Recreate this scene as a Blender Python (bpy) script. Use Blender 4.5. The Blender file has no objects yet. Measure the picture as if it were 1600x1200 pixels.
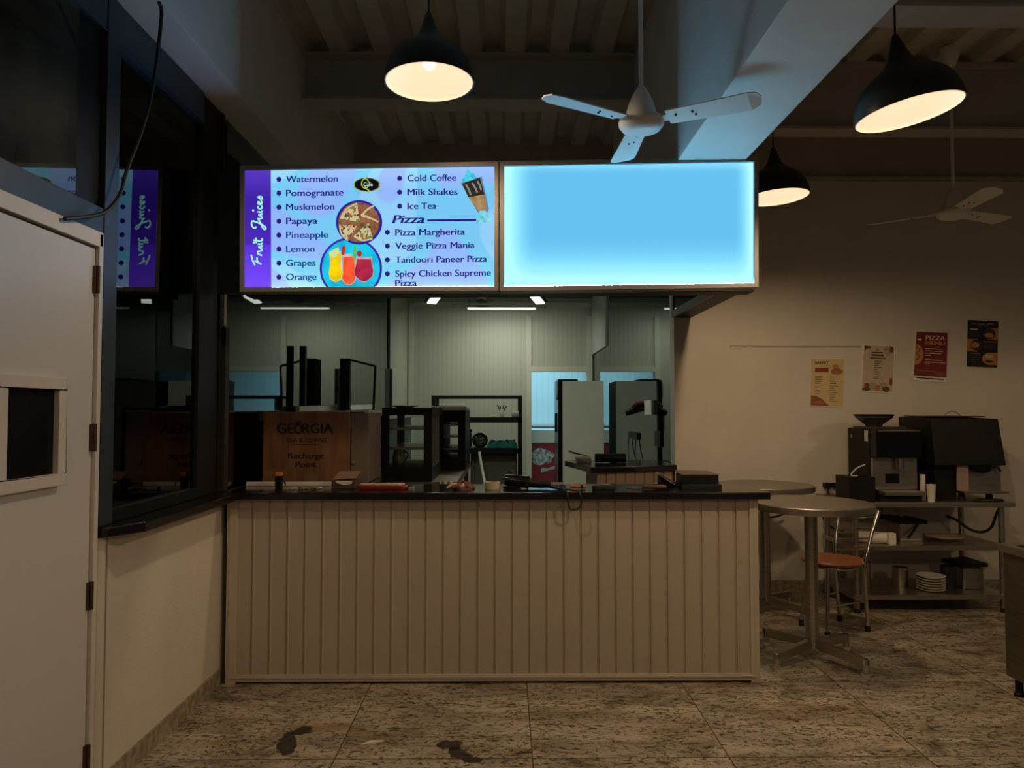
import bpy, bmesh, math, random
from mathutils import Vector, Matrix
random.seed(7)
C = bpy.context.scene.collection
# ------------------------------------------------------------------ camera
F = 1120.0; H = 1.5
PITCH = math.atan(40/F); YAW = math.atan(10/F)
cd = bpy.data.cameras.new('camera'); cam = bpy.data.objects.new('camera', cd); C.objects.link(cam)
cd.sensor_fit = 'HORIZONTAL'; cd.sensor_width = 36; cd.lens = F*36/1600; cd.clip_start = .05; cd.clip_end = 60
cam.location = (0, 0, H); cam.rotation_euler = (math.pi/2+PITCH, 0, -YAW)
bpy.context.scene.camera = cam
vs = bpy.context.scene.view_settings
vs.view_transform = 'Standard'; vs.look = 'None'; vs.exposure = 0.0; vs.gamma = 1; vs.use_curve_mapping = False
# ------------------------------------------------------------------ world and unseen room lamps
wd = bpy.data.worlds.new('world'); bpy.context.scene.world = wd; wd.use_nodes = True
wd.node_tree.nodes['Background'].inputs[0].default_value = (.9, .75, .6, 1)
wd.node_tree.nodes['Background'].inputs[1].default_value = .045
def lamp(name, kind, loc, energy, col, rot=(0,0,0), size=.1, size_y=None, spot=None, blend=.15):
    l = bpy.data.lights.new(name, kind); l.energy = energy; l.color = col
    if kind == 'AREA':
        l.size = size
        if size_y: l.shape = 'RECTANGLE'; l.size_y = size_y
    else: l.shadow_soft_size = size
    if spot: l.spot_size = spot; l.spot_blend = blend
    o = bpy.data.objects.new(name, l); C.objects.link(o); o.location = loc; o.rotation_euler = rot
    return o
WARM = (1, .71, .41)
# more pendants of the same room, behind the photographer
lamp('room_lamp_light', 'SPOT', (-.3, -.9, 2.8), 24, WARM, spot=math.radians(160), size=.12)
lamp('room_lamp_light', 'SPOT', (2.6, -.6, 2.7), 34, WARM, spot=math.radians(160), size=.12)
lamp('room_lamp_light', 'SPOT', (4.6, 2.6, 2.7), 32, WARM, spot=math.radians(160), size=.12)
# kitchen and store
lamp('kitchen_strip_light', 'AREA', (-.06, 10.55, 2.96), 17, (.97, 1, .82), rot=(math.radians(12),0,0), size=1.0, size_y=.05)
lamp('kitchen_panel_light', 'AREA', (-.70, 7.0, 2.55), 4, (.96, 1, .82), size=.15, rot=(math.radians(12),0,0))
lamp('kitchen_panel_light', 'AREA', (.31, 7.0, 2.55), 4, (.96, 1, .82), size=.15, rot=(math.radians(12),0,0))
lamp('kitchen_front_light', 'AREA', (-.1, 7.3, 3.2), 16, (.96, 1, .84), rot=(math.radians(14),0,0), size=.5)
lamp('store_light', 'AREA', (.6, 13.2, 2.9), 56, (.40, .84, 1), size=1.2)

# ------------------------------------------------------------------ geometry helpers
_p, _y = PITCH, YAW
FW = Vector((math.sin(_y)*math.cos(_p), math.cos(_y)*math.cos(_p), math.sin(_p)))
RT = Vector((math.cos(_y), -math.sin(_y), 0)); UP = RT.cross(FW)
EYE = Vector((0, 0, H))
def ray(px, py): return FW*F + RT*(px-800) - UP*(py-600)
def at(px, py, Y):                       # point seen at a pixel, on the plane at depth Y
    d = ray(px, py); return EYE + d*(Y/d.y)
def onz(px, py, z=0.0):                  # ... on the horizontal plane at height z
    d = ray(px, py); return EYE + d*((z-H)/d.z)
def onx(px, py, X):                      # ... on the side plane at X
    d = ray(px, py); return EYE + d*(X/d.x)
ORG = {}
class MB:
    def __init__(s): s.v = []; s.f = []
    def add(s, vs, fs):
        b = len(s.v); s.v += [Vector(v) for v in vs]; s.f += [[i+b for i in f] for f in fs]; return s
    def box(s, a, b):
        x0,x1 = sorted((a[0],b[0])); y0,y1 = sorted((a[1],b[1])); z0,z1 = sorted((a[2],b[2]))
        return s.add([(x0,y0,z0),(x1,y0,z0),(x1,y1,z0),(x0,y1,z0),(x0,y0,z1),(x1,y0,z1),(x1,y1,z1),(x0,y1,z1)],
                     [(0,3,2,1),(4,5,6,7),(0,1,5,4),(1,2,6,5),(2,3,7,6),(3,0,4,7)])
    def obox(s, c, size, rot=(0,0,0)):
        from mathutils import Euler
        m = Euler(rot).to_matrix(); n = MB().box([-k/2 for k in size],[k/2 for k in size])
        return s.add([m@v+Vector(c) for v in n.v], n.f)
    def bar(s, p, q, w, h=None):         # square bar from p to q
        p, q = Vector(p), Vector(q); h = h or w; d = (q-p).normalized()
        a = d.cross(Vector((0,0,1)));  a = a.normalized() if a.length > 1e-4 else Vector((1,0,0)); b = d.cross(a)
        vs = [c+a*i*w/2+b*j*h/2 for c in (p,q) for i,j in ((-1,-1),(1,-1),(1,1),(-1,1))]
        return s.add(vs, [(0,1,2,3),(7,6,5,4),(0,4,5,1),(1,5,6,2),(2,6,7,3),(3,7,4,0)])
    def tube(s, pts, r, n=10, smooth_path=0, r1=None):
        pts = [Vector(p) for p in pts]
        for _ in range(smooth_path):
            q = [pts[0]]
            for a, b in zip(pts, pts[1:]): q += [a*.75+b*.25, a*.25+b*.75]
            pts = q+[pts[-1]]
        rings = []; prev = None
        for i, p in enumerate(pts):
            d = (pts[min(i+1,len(pts)-1)]-pts[max(i-1,0)]).normalized()
            if prev is None:
                a = d.cross(Vector((0,0,1)));  a = a.normalized() if a.length > 1e-3 else Vector((1,0,0))
            else:
                a = prev-d*prev.dot(d); a = a.normalized()
            prev = a; b = d.cross(a); rr = r if r1 is None else r+(r1-r)*i/(len(pts)-1)
            rings.append([p+a*rr*math.cos(t*2*math.pi/n)+b*rr*math.sin(t*2*math.pi/n) for t in range(n)])
        vs = [v for g in rings for v in g]; fs = []
        for i in range(len(rings)-1):
            for t in range(n): fs.append((i*n+t, i*n+(t+1)%n, (i+1)*n+(t+1)%n, (i+1)*n+t))
        fs += [tuple(range(n))[::-1], tuple((len(rings)-1)*n+t for t in range(n))]
        return s.add(vs, fs)
    def lathe(s, prof, c, n=32, m=None, closed=False, sx=1, sy=1):
        c = Vector(c); vs = []; fs = []; k = len(prof)
        for t in range(n):
            a = t*2*math.pi/n
            for r, z in prof:
                v = Vector((r*math.cos(a)*sx, r*math.sin(a)*sy, z)); vs.append((m@v if m else v)+c)
        for t in range(n):
            u = (t+1)%n
            for i in range(k-1 if not closed else k):
                j = (i+1)%k; fs.append((t*k+i, u*k+i, u*k+j, t*k+j))
        if not closed:
            if prof[0][0] > 1e-5: fs.append([t*k for t in range(n)][::-1])
            if prof[-1][0] > 1e-5: fs.append([t*k+k-1 for t in range(n)])
        return s.add(vs, fs)
    def prism(s, poly, z0, z1):          # xy polygon, extruded in z
        n = len(poly)
        return s.add([(x,y,z0) for x,y in poly]+[(x,y,z1) for x,y in poly],
                     [tuple(range(n))[::-1], tuple(range(n,2*n))]+[(i,(i+1)%n,(i+1)%n+n,i+n) for i in range(n)])
    def slab(s, pts, off):               # any planar 3-D outline thickened along off
        n = len(pts); off = Vector(off); pts = [Vector(p) for p in pts]
        return s.add(pts+[p+off for p in pts], [tuple(range(n))[::-1], tuple(range(n,2*n))]+[(i,(i+1)%n,(i+1)%n+n,i+n) for i in range(n)])
    def build(s, name, mat, parent=None, bevel=0, smooth=False, base=None):
        if parent is not None: org = ORG[parent.name]
        elif base is not None: org = Vector(base)
        else:
            lo = Vector([min(v[i] for v in s.v) for i in range(3)]); hi = Vector([max(v[i] for v in s.v) for i in range(3)])
            org = Vector(((lo.x+hi.x)/2, (lo.y+hi.y)/2, lo.z))
        me = bpy.data.meshes.new(name); me.from_pydata([v-org for v in s.v], [], s.f); 
        bm = bmesh.new(); bm.from_mesh(me); bmesh.ops.remove_doubles(bm, verts=bm.verts, dist=1e-6)
        bmesh.ops.recalc_face_normals(bm, faces=bm.faces)
        if bevel: bmesh.ops.bevel(bm, geom=[e for e in bm.edges if len(e.link_faces)==2 and e.calc_face_angle(0)>.6], offset=bevel, segments=2, affect='EDGES', profile=.7, clamp_overlap=True)
        bm.to_mesh(me); bm.free()
        me.materials.append(mat)
        o = bpy.data.objects.new(name, me); C.objects.link(o); ORG[o.name] = org
        if parent is None: o.location = org
        else: o.parent = parent
        if smooth:
            for p in me.polygons: p.use_smooth = True
            bm = bmesh.new(); bm.from_mesh(me)
            for e in bm.edges:
                if len(e.link_faces)==2 and e.calc_face_angle(0) > math.radians(38): e.smooth = False
            bm.to_mesh(me); bm.free()
        return o
def tag(o, label, cat, group=None, kind=None):
    o['label'] = label; o['category'] = cat
    if group: o['group'] = group
    if kind: o['kind'] = kind
    return o
def thing(name, loc, label, cat, group=None):
    o = bpy.data.objects.new(name, None); o.empty_display_size = .1; C.objects.link(o); o.location = loc; ORG[o.name] = Vector(loc)
    return tag(o, label, cat, group)
def struct(name, mb, mat, parent=None, bevel=0, smooth=False):
    o = mb.build(name, mat, parent, bevel, smooth)
    if parent is None: o['kind'] = 'structure'
    return o
def dup(o, loc, rz=0, label=None):
    r = o.copy(); C.objects.link(r); r.location = loc; r.rotation_euler = (0,0,rz)
    if label: r['label'] = label
    for ch in list(o.children):
        c = ch.copy(); C.objects.link(c); c.parent = r
        for g in list(ch.children):
            d = g.copy(); C.objects.link(d); d.parent = c
    return r
def textmesh(s, bold=0.0, shear=0.0, spacing=1.0):
    cu = bpy.data.curves.new('t', 'FONT'); cu.body = s; cu.size = 1; cu.offset = bold; cu.shear = shear; cu.space_character = spacing; cu.resolution_u = 4
    o = bpy.data.objects.new('t', cu); C.objects.link(o); bpy.context.view_layer.update()
    me = bpy.data.meshes.new_from_object(o.evaluated_get(bpy.context.evaluated_depsgraph_get()))
    vs = [v.co.copy() for v in me.vertices]; fs = [tuple(p.vertices) for p in me.polygons]
    bpy.data.objects.remove(o); bpy.data.meshes.remove(me); return vs, fs
def put_text(mb, s, org, u, w, width, cap, bold=0.0, shear=0.0, spacing=1.0):
    """letters on a plane: org = baseline start, u / w unit axes, width in m, cap height in m"""
    vs, fs = textmesh(s, 0, shear, spacing)
    x0 = min(v.x for v in vs); x1 = max(v.x for v in vs); sx = width/(x1-x0); sy = cap/.72
    for k, dx in enumerate((-bold, 0, bold) if bold else (0,)):       # heavier strokes: the same outline set thrice, a hair apart
        mb.add([org+u*((v.x-x0+dx)*sx)+w*(v.y*sy)+u.cross(w)*(.0001*k) for v in vs], fs)

# ------------------------------------------------------------------ materials
def nodes(name):
    m = bpy.data.materials.new(name); m.use_nodes = True; return m, m.node_tree, m.node_tree.nodes['Principled BSDF']
def lin(r, g, b): return tuple(((c/255)/12.92 if c/255 <= .04045 else ((c/255+.055)/1.055)**2.4) for c in (r,g,b))
def ramp(t, stops, interp='LINEAR'):
    r = t.nodes.new('ShaderNodeValToRGB'); e = r.color_ramp.elements; r.color_ramp.interpolation = interp
    while len(e) < len(stops): e.new(.5)
    for el, (p, c) in zip(e, stops): el.position = p; el.color = (*c, 1)
    return r
def M(name, col, rough=.5, metal=0, var=.10, scale=6, bump=0, bscale=60, spec=.5, stretch=(1,1,1)):
    m, t, p = nodes(name)
    tc = t.nodes.new('ShaderNodeTexCoord'); mp = t.nodes.new('ShaderNodeMapping'); mp.inputs['Scale'].default_value = stretch
    n = t.nodes.new('ShaderNodeTexNoise'); n.inputs['Scale'].default_value = scale; n.inputs['Detail'].default_value = 5
    t.links.new(tc.outputs['Object'], mp.inputs[0]); t.links.new(mp.outputs[0], n.inputs['Vector'])
    r = ramp(t, [(.3, tuple(c*(1-var) for c in col)), (.7, tuple(min(1,c*(1+var)) for c in col))])
    t.links.new(n.outputs['Fac'], r.inputs[0]); t.links.new(r.outputs[0], p.inputs['Base Color'])
    p.inputs['Roughness'].default_value = rough; p.inputs['Metallic'].default_value = metal; p.inputs['Specular IOR Level'].default_value = spec
    if bump:
        n2 = t.nodes.new('ShaderNodeTexNoise'); n2.inputs['Scale'].default_value = bscale
        b = t.nodes.new('ShaderNodeBump'); b.inputs['Strength'].default_value = bump; b.inputs['Distance'].default_value = .01
        t.links.new(mp.outputs[0], n2.inputs['Vector']); t.links.new(n2.outputs['Fac'], b.inputs['Height']); t.links.new(b.outputs[0], p.inputs['Normal'])
    return m
def E(name, col, strength=1.0, var=0.0, scale=5):
    m = bpy.data.materials.new(name); m.use_nodes = True; t = m.node_tree; t.nodes.clear()
    o = t.nodes.new('ShaderNodeOutputMaterial'); e = t.nodes.new('ShaderNodeEmission'); e.inputs[0].default_value = (*col,1); e.inputs[1].default_value = strength
    if var:
        tc = t.nodes.new('ShaderNodeTexCoord'); n = t.nodes.new('ShaderNodeTexNoise'); n.inputs['Scale'].default_value = scale
        r = ramp(t, [(.35, tuple(c*(1-var) for c in col)), (.65, tuple(c*(1+var) for c in col))])
        t.links.new(tc.outputs['Object'], n.inputs['Vector']); t.links.new(n.outputs['Fac'], r.inputs[0]); t.links.new(r.outputs[0], e.inputs[0])
    t.links.new(e.outputs[0], o.inputs[0]); return m
def glass(name, tint, ior, rough=0.0, smudge=0.0, dust=0.0):
    m = bpy.data.materials.new(name); m.use_nodes = True; t = m.node_tree; t.nodes.clear()
    o = t.nodes.new('ShaderNodeOutputMaterial'); mix = t.nodes.new('ShaderNodeMixShader'); fr = t.nodes.new('ShaderNodeFresnel'); fr.inputs['IOR'].default_value = ior
    tr = t.nodes.new('ShaderNodeBsdfTransparent'); tr.inputs[0].default_value = (*tint,1)
    gl = t.nodes.new('ShaderNodeBsdfGlossy'); gl.inputs['Roughness'].default_value = rough; gl.inputs['Color'].default_value = (.92,.97,.95,1)
    if smudge:
        tc = t.nodes.new('ShaderNodeTexCoord'); mp = t.nodes.new('ShaderNodeMapping'); mp.inputs['Scale'].default_value = (1,2.2,.5)
        n = t.nodes.new('ShaderNodeTexNoise'); n.inputs['Scale'].default_value = 3; n.inputs['Detail'].default_value = 3
        b = t.nodes.new('ShaderNodeBump'); b.inputs['Strength'].default_value = smudge; b.inputs['Distance'].default_value = .004
        t.links.new(tc.outputs['Object'], mp.inputs[0]); t.links.new(mp.outputs[0], n.inputs['Vector']); t.links.new(n.outputs['Fac'], b.inputs['Height']); t.links.new(b.outputs[0], gl.inputs['Normal'])
    t.links.new(fr.outputs[0], mix.inputs[0]); t.links.new(tr.outputs[0], mix.inputs[1]); t.links.new(gl.outputs[0], mix.inputs[2]); t.links.new(mix.outputs[0], o.inputs[0])
    if dust:
        df = t.nodes.new('ShaderNodeBsdfDiffuse'); df.inputs[0].default_value = (.7,.72,.72,1); m2 = t.nodes.new('ShaderNodeMixShader')
        tc = t.nodes.new('ShaderNodeTexCoord'); n = t.nodes.new('ShaderNodeTexNoise'); n.inputs['Scale'].default_value = 2.5; n.inputs['Detail'].default_value = 4
        r = ramp(t, [(.35,(dust*.25,)*3),(.7,(dust*1.6,)*3)]); t.links.new(tc.outputs['Object'], n.inputs['Vector']); t.links.new(n.outputs['Fac'], r.inputs[0])
        t.links.new(r.outputs[0], m2.inputs[0]); t.links.new(mix.outputs[0], m2.inputs[1]); t.links.new(df.outputs[0], m2.inputs[2]); t.links.new(m2.outputs[0], o.inputs[0])
    return m
def granite_floor():
    m, t, p = nodes('polished_granite_tiles'); N = t.nodes.new; L = t.links.new
    tc = N('ShaderNodeTexCoord'); sep = N('ShaderNodeSeparateXYZ'); L(tc.outputs['Object'], sep.inputs[0])
    def noise(scale, detail, vec, dist=0, rough=.55):
        n = N('ShaderNodeTexNoise'); n.inputs['Scale'].default_value = scale; n.inputs['Detail'].default_value = detail; n.inputs['Distortion'].default_value = dist; n.inputs['Roughness'].default_value = rough; L(vec, n.inputs['Vector']); return n.outputs['Fac']
    def mul(a, b, f=1.0):
        x = N('ShaderNodeMix'); x.data_type = 'RGBA'; x.blend_type = 'MULTIPLY'; x.inputs[0].default_value = f; L(a, x.inputs[6]); L(b, x.inputs[7]); return x.outputs[2]
    # each tile is its own slab: shift the stone per tile
    def math_(op, a, b=None):
        x = N('ShaderNodeMath'); x.operation = op
        if isinstance(a, (int,float)): x.inputs[0].default_value = a
        else: L(a, x.inputs[0])
        if b is not None:
            if isinstance(b, (int,float)): x.inputs[1].default_value = b
            else: L(b, x.inputs[1])
        return x.outputs[0]
    T = .85
    u = math_('DIVIDE', math_('SUBTRACT', sep.outputs[0], .116-1.6), T); v = math_('DIVIDE', math_('SUBTRACT', sep.outputs[1], 3.14-6.5), T)
    iu, iv = math_('FLOOR', u), math_('FLOOR', v)
    wn = N('ShaderNodeTexWhiteNoise'); wn.noise_dimensions = '2D'; cmb = N('ShaderNodeCombineXYZ'); L(iu, cmb.inputs[0]); L(iv, cmb.inputs[1]); L(cmb.outputs[0], wn.inputs['Vector'])
    off = N('ShaderNodeVectorMath'); off.operation = 'MULTIPLY_ADD'; L(wn.outputs['Color'], off.inputs[0]); off.inputs[1].default_value = (7,7,7); L(tc.outputs['Object'], off.inputs[2])
    mp = N('ShaderNodeMapping'); mp.inputs['Rotation'].default_value = (0,0,math.radians(38)); mp.inputs['Scale'].default_value = (1,3.2,1); L(off.outputs[0], mp.inputs[0])
    vec = mp.outputs[0]
    base = ramp(t, [(.25, (.15,.125,.085)), (.42, (.34,.29,.215)), (.6, (.52,.45,.35)), (.8, (.60,.54,.44))]); L(noise(2.2, 8, vec, .6, .62), base.inputs[0])
    rust = ramp(t, [(.56, (1,1,1)), (.72, (.72,.5,.26))]); L(noise(1.3, 5, vec, .4), rust.inputs[0])
    grey = ramp(t, [(.30, (.30,.29,.27)), (.44, (1,1,1))]); L(noise(2.0, 6, off.outputs[0], .9), grey.inputs[0])
    fleck = ramp(t, [(.41, (.07,.055,.045)), (.475, (1,1,1))]); L(noise(13, 7, vec, 1.6, .72), fleck.inputs[0])
    fleck2 = ramp(t, [(.38, (.16,.13,.11)), (.45, (1,1,1))]); L(noise(44, 4, off.outputs[0], .5), fleck2.inputs[0])
    patchy = ramp(t, [(.63, (1,1,1)), (.70, (.13,.12,.115))]); L(noise(4.2, 6, vec, 1.6, .68), patchy.inputs[0])
    c = mul(base.outputs[0], rust.outputs[0], .8); c = mul(c, grey.outputs[0], .8); 
    veil = ramp(t, [(.30, (.15,.15,.15)), (.54, (1,1,1))]); L(noise(1.9, 4, vec, .8), veil.inputs[0]); 
    def veiled(x):
        q = N('ShaderNodeMix'); q.data_type = 'RGBA'; q.inputs[6].default_value = (1,1,1,1); L(veil.outputs[0], q.inputs[0]); L(x, q.inputs[7]); return q.outputs[2]
    c = mul(c, veiled(fleck.outputs[0]), .9); c = mul(c, fleck2.outputs[0], .7); c = mul(c, patchy.outputs[0], .85)
    def mark(wx, wy, rx, ry, ang):           # black mineral inclusions in two of the slabs
        m1 = N('ShaderNodeMapping'); m1.vector_type = 'TEXTURE'; m1.inputs['Location'].default_value = (wx-1.6, wy-6.5, .1); m1.inputs['Rotation'].default_value = (0,0,ang); m1.inputs['Scale'].default_value = (rx, ry, 1); L(tc.outputs['Object'], m1.inputs[0])
        ln = N('ShaderNodeVectorMath'); ln.operation = 'LENGTH'; L(m1.outputs[0], ln.inputs[0])
        nn = noise(16, 4, tc.outputs['Object']); sm = math_('ADD', ln.outputs['Value'], math_('MULTIPLY', math_('SUBTRACT', nn, .5), 2.2))
        rr = ramp(t, [(.80, (.13,.13,.13)), (.98, (1,1,1))]); L(sm, rr.inputs[0]); return rr.outputs[0]
    for a_ in ((-.975,3.27,.045,.12,.25), (-.945,3.42,.05,.045,.6), (-.245,3.27,.06,.055,.3), (-.19,3.17,.09,.05,-.7)): c = mul(c, mark(*a_), 1)
    fu = math_('SUBTRACT', u, iu); fv = math_('SUBTRACT', v, iv)
    eu = math_('MINIMUM', fu, math_('SUBTRACT', 1.0, fu)); ev = math_('MINIMUM', fv, math_('SUBTRACT', 1.0, fv))
    g = math_('GREATER_THAN', math_('MINIMUM', eu, ev), .0032)
    gr = ramp(t, [(0, (.22,.18,.14)), (1, (1,1,1))]); L(g, gr.inputs[0]); c = mul(c, gr.outputs[0], 1)
    L(c, p.inputs['Base Color']); p.inputs['Roughness'].default_value = .34; p.inputs['Specular IOR Level'].default_value = .4
    return m
def ribbed(name, col, pitch, rough=.45):
    """painted sandwich panel with fine vertical ribs"""
    m, t, p = nodes(name); N = t.nodes.new; L = t.links.new
    tc = N('ShaderNodeTexCoord'); mp = N('ShaderNodeMapping'); mp.inputs['Scale'].default_value = (1/pitch, 1/pitch, 0); L(tc.outputs['Object'], mp.inputs[0])
    w = N('ShaderNodeTexWave'); w.inputs['Scale'].default_value = .314; w.bands_direction = 'DIAGONAL' if False else 'X'; L(mp.outputs[0], w.inputs['Vector'])
    r = ramp(t, [(0, tuple(c*.89 for c in col)), (.12, tuple(c*.98 for c in col)), (1, col)]); L(w.outputs['Fac'], r.inputs[0]); L(r.outputs[0], p.inputs['Base Color'])  # groove shade put into the colour, darker at the rib troughs
    b = N('ShaderNodeBump'); b.inputs['Strength'].default_value = .22; b.inputs['Distance'].default_value = .004; L(w.outputs['Fac'], b.inputs['Height']); L(b.outputs[0], p.inputs['Normal'])
    p.inputs['Roughness'].default_value = rough; return m
def wood(name, a, b, scale=3, axis=(1,1,12), rough=.45):
    m, t, p = nodes(name); N = t.nodes.new; L = t.links.new
    tc = N('ShaderNodeTexCoord'); mp = N('ShaderNodeMapping'); mp.inputs['Scale'].default_value = axis; L(tc.outputs['Object'], mp.inputs[0])
    n = N('ShaderNodeTexNoise'); n.inputs['Scale'].default_value = scale; n.inputs['Detail'].default_value = 6; n.inputs['Distortion'].default_value = 1; L(mp.outputs[0], n.inputs['Vector'])
    r = ramp(t, [(.3, a), (.7, b)]); L(n.outputs['Fac'], r.inputs[0]); L(r.outputs[0], p.inputs['Base Color']); p.inputs['Roughness'].default_value = rough; return m
floor_m = granite_floor()
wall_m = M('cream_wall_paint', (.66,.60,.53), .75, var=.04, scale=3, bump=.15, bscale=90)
upper_m = M('shade_darkened_upper_wall', (.46,.41,.36), .8, var=.06, scale=2)  # wall colour darkened for the zone the lamp shades leave unlit
skirt_m = M('granite_skirting', (.30,.25,.19), .4, var=.45, scale=30)
beam_m = M('grey_white_beam_paint', (.76,.74,.72), .6, var=.04, scale=4, bump=.1, bscale=120)
steelbeam_m = M('grey_steel_beam_paint', (.44,.42,.38), .6, var=.08, scale=5)
deck_m = M('grey_deck_sheet', (.56,.54,.47), .55, metal=.1, var=.12, scale=4)
frame_m = M('blue_black_aluminium', (.040,.055,.068), .4, metal=.2, var=.1)
black_m = M('black_paint', (.010,.010,.010), .5, var=.2, spec=.22)
matte_m = M('black_matte', (.018,.018,.018), .7, var=.2)
blackgloss_m = M('black_gloss_plastic', (.006,.006,.007), .22, var=.2, spec=.25)
sill_m = M('black_granite_top', (.010,.010,.011), .13, var=.5, scale=140)
door_m = M('white_door_laminate', (.66,.65,.65), .28, var=.02, scale=2)
casing_m = M('white_door_casing', (.70,.66,.62), .4, var=.04)
hinge_m = M('dark_bronze_hinge', (.10,.06,.045), .45, metal=.6)
clad_m = M('warm_grey_cladding', (.50,.425,.35), .42, var=.03, scale=3)
cladtrim_m = M('cladding_edge_trim', (.56,.48,.40), .4, var=.03)
steel_m = M('brushed_stainless_steel', (.42,.38,.33), .32, metal=.95, var=.16, scale=8, stretch=(1,1,14))
steeltop_m = M('stainless_top', (.40,.36,.31), .36, metal=.9, var=.12, scale=10, stretch=(14,1,1))
chrome_m = M('chrome_tube', (.60,.56,.50), .16, metal=1, var=.05)
alu_m = M('grey_sign_aluminium', (.27,.255,.245), .42, metal=.15, var=.05)
white_m = M('white_plastic', (.70,.68,.64), .4, var=.03)
fanw_m = M('white_fan_enamel', (.76,.75,.74), .35, var=.03)
paper_m = M('white_paper', (.74,.70,.63), .7, var=.05)
rubber_m = M('black_rubber', (.012,.012,.012), .8, var=.1)
cable_m = M('black_cable', (.010,.010,.010), .5, var=.1)
kpanel_m = ribbed('olive_grey_ribbed_panel', (.42,.43,.36), .075)
ktrim_m = M('pale_panel_trim', (.52,.52,.44), .45, var=.04)
kceil_m = M('kitchen_ceiling_board', (.10,.10,.09), .7, var=.1)
store_m = ribbed('pale_store_panel', (.62,.66,.68), .12)
pane_m = glass('tinted_window_glass', (.70,.76,.75), 1.62)
pane2_m = glass('film_covered_partition_glass', (.42,.47,.44), 1.8, .02, smudge=.06)
clear_m = glass('clear_glass', (.93,.96,.95), 1.35)
bottle_m = glass('bottle_glass', (.55,.58,.58), 2.4, .04)

# ------------------------------------------------------------------ room shell
XL = -1.57                                  # face of the left wall
struct('floor', MB().box((-3.4,-3,-.1),(6.6,16,0)), floor_m)
# corrugated deck overhead
def deck(x0, x1, y0, y1, z):
    mb = MB(); prof = []; x = x0
    while x < x1:
        prof += [(x,z),(x+.13,z),(x+.165,z+.07),(x+.265,z+.07)]; x += .30
    prof += [(x,z)]
    pts = [(px,y0,pz) for px,pz in prof]+[(prof[-1][0],y0,z+.16),(prof[0][0],y0,z+.16)]
    return mb.slab(pts, (0,y1-y0,0))
ZC = 3.95
struct('ceiling', deck(-3.3, 6.5, -.5, 6.6, ZC), deck_m)
# left wall: low plastered wall, pilaster, door, glazing
struct('wall_left', MB().box((XL-.14,2.865,0),(XL,9.75,1.005)), wall_m)
struct('trim_1', MB().lathe([(.042,0),(.042,1.005)], (XL-.030,2.819,0), 24), wall_m, smooth=True)
struct('baseboard_left', MB().box((XL,2.86,0),(XL+.012,3.985,.082)), skirt_m)
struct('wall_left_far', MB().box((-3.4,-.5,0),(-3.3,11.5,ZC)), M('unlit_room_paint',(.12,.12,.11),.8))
# door with casing
d = struct('door_1', MB().box((XL-.045,1.88,.005),(XL-.003,2.742,2.115)), door_m, bevel=.002)
mb = MB()
for a, b in (((2.745),(2.772)),):
    mb.box((XL-.06,a,0),(XL+.012,b,2.178))
mb.box((XL-.06,1.80,2.125),(XL+.012,2.772,2.178)); mb.box((XL-.06,1.80,0),(XL+.012,1.872,2.125))
mb.build('casing', casing_m, d, bevel=.004)
mb = MB()
y0,y1,z0,z1 = 2.205,2.545,1.236,1.613; fw = .042
for a,b in (((y0,z0),(y1,z0+fw)),((y0,z1-fw),(y1,z1)),((y0,z0+fw),(y0+fw,z1-fw)),((y1-fw,z0+fw),(y1,z1-fw))):
    mb.box((XL-.004,a[0],a[1]),(XL+.022,b[0],b[1]))
vf = mb.build('vision_frame', casing_m, d, bevel=.004)
MB().box((XL-.002,y0+fw,z0+fw),(XL+.003,y1-fw,z1-fw)).build('pane', blackgloss_m, vf)
for z in (1.998, 1.395, .80, .195):
    h = MB().tube([(XL+.008,2.744,z-.052),(XL+.008,2.744,z+.052)], .008, 10).box((XL-.003,2.728,z-.05),(XL+.006,2.760,z+.05)).build('hinge', hinge_m, d, smooth=True)
# header and transom over the door, window beside it
mb = MB().box((XL-.08,1.2,2.18),(XL,2.79,2.284)).box((XL-.08,2.79,1.048),(XL+.004,2.885,3.15)).box((XL-.08,1.2,2.99),(XL,2.79,3.15))
mb.box((XL-.08,2.885,2.99),(XL,3.70,3.15))
struct('trim_2', mb, frame_m, bevel=.003)
struct('trim_18', MB().box((XL-.09,2.60,2.285),(XL-.022,2.789,2.989)).box((XL-.08,2.886,1.048),(XL-.004,3.699,1.10)).box((XL-.08,3.70,1.048),(XL-.012,3.95,3.15)).box((XL-.08,3.95,1.048),(XL-.004,3.985,3.15)), black_m, bevel=.003)
struct('window_1', MB().box((XL-.040,2.885,1.10),(XL-.030,3.70,2.99)), pane_m)
struct('window_2', MB().box((XL-.026,1.2,2.284),(XL-.016,2.63,2.99)), glass('dusty_transom_glass', (.46,.52,.51), 1.85, .002, dust=.035))
# glass partition of the kitchen, left, on the low wall, and its solid end
struct('window_3', MB().box((XL-.03,4.05,1.048),(XL-.02,9.70,3.2)), pane2_m)
struct('trim_3', MB().box((XL-.05,3.995,1.048),(XL+.012,4.05,1.96)).box((XL-.05,9.70,1.005),(XL,9.75,3.2)), matte_m, bevel=.002)
struct('reflection_strip', MB().box((XL-.04,3.998,1.97),(XL-.0,4.035,2.30)), ktrim_m)  # pale strip built in place of a reflection at the glass end
struct('wall_left_kitchen', MB().box((XL-.12,9.75,0),(XL,11.5,3.3)), kpanel_m)
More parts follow.
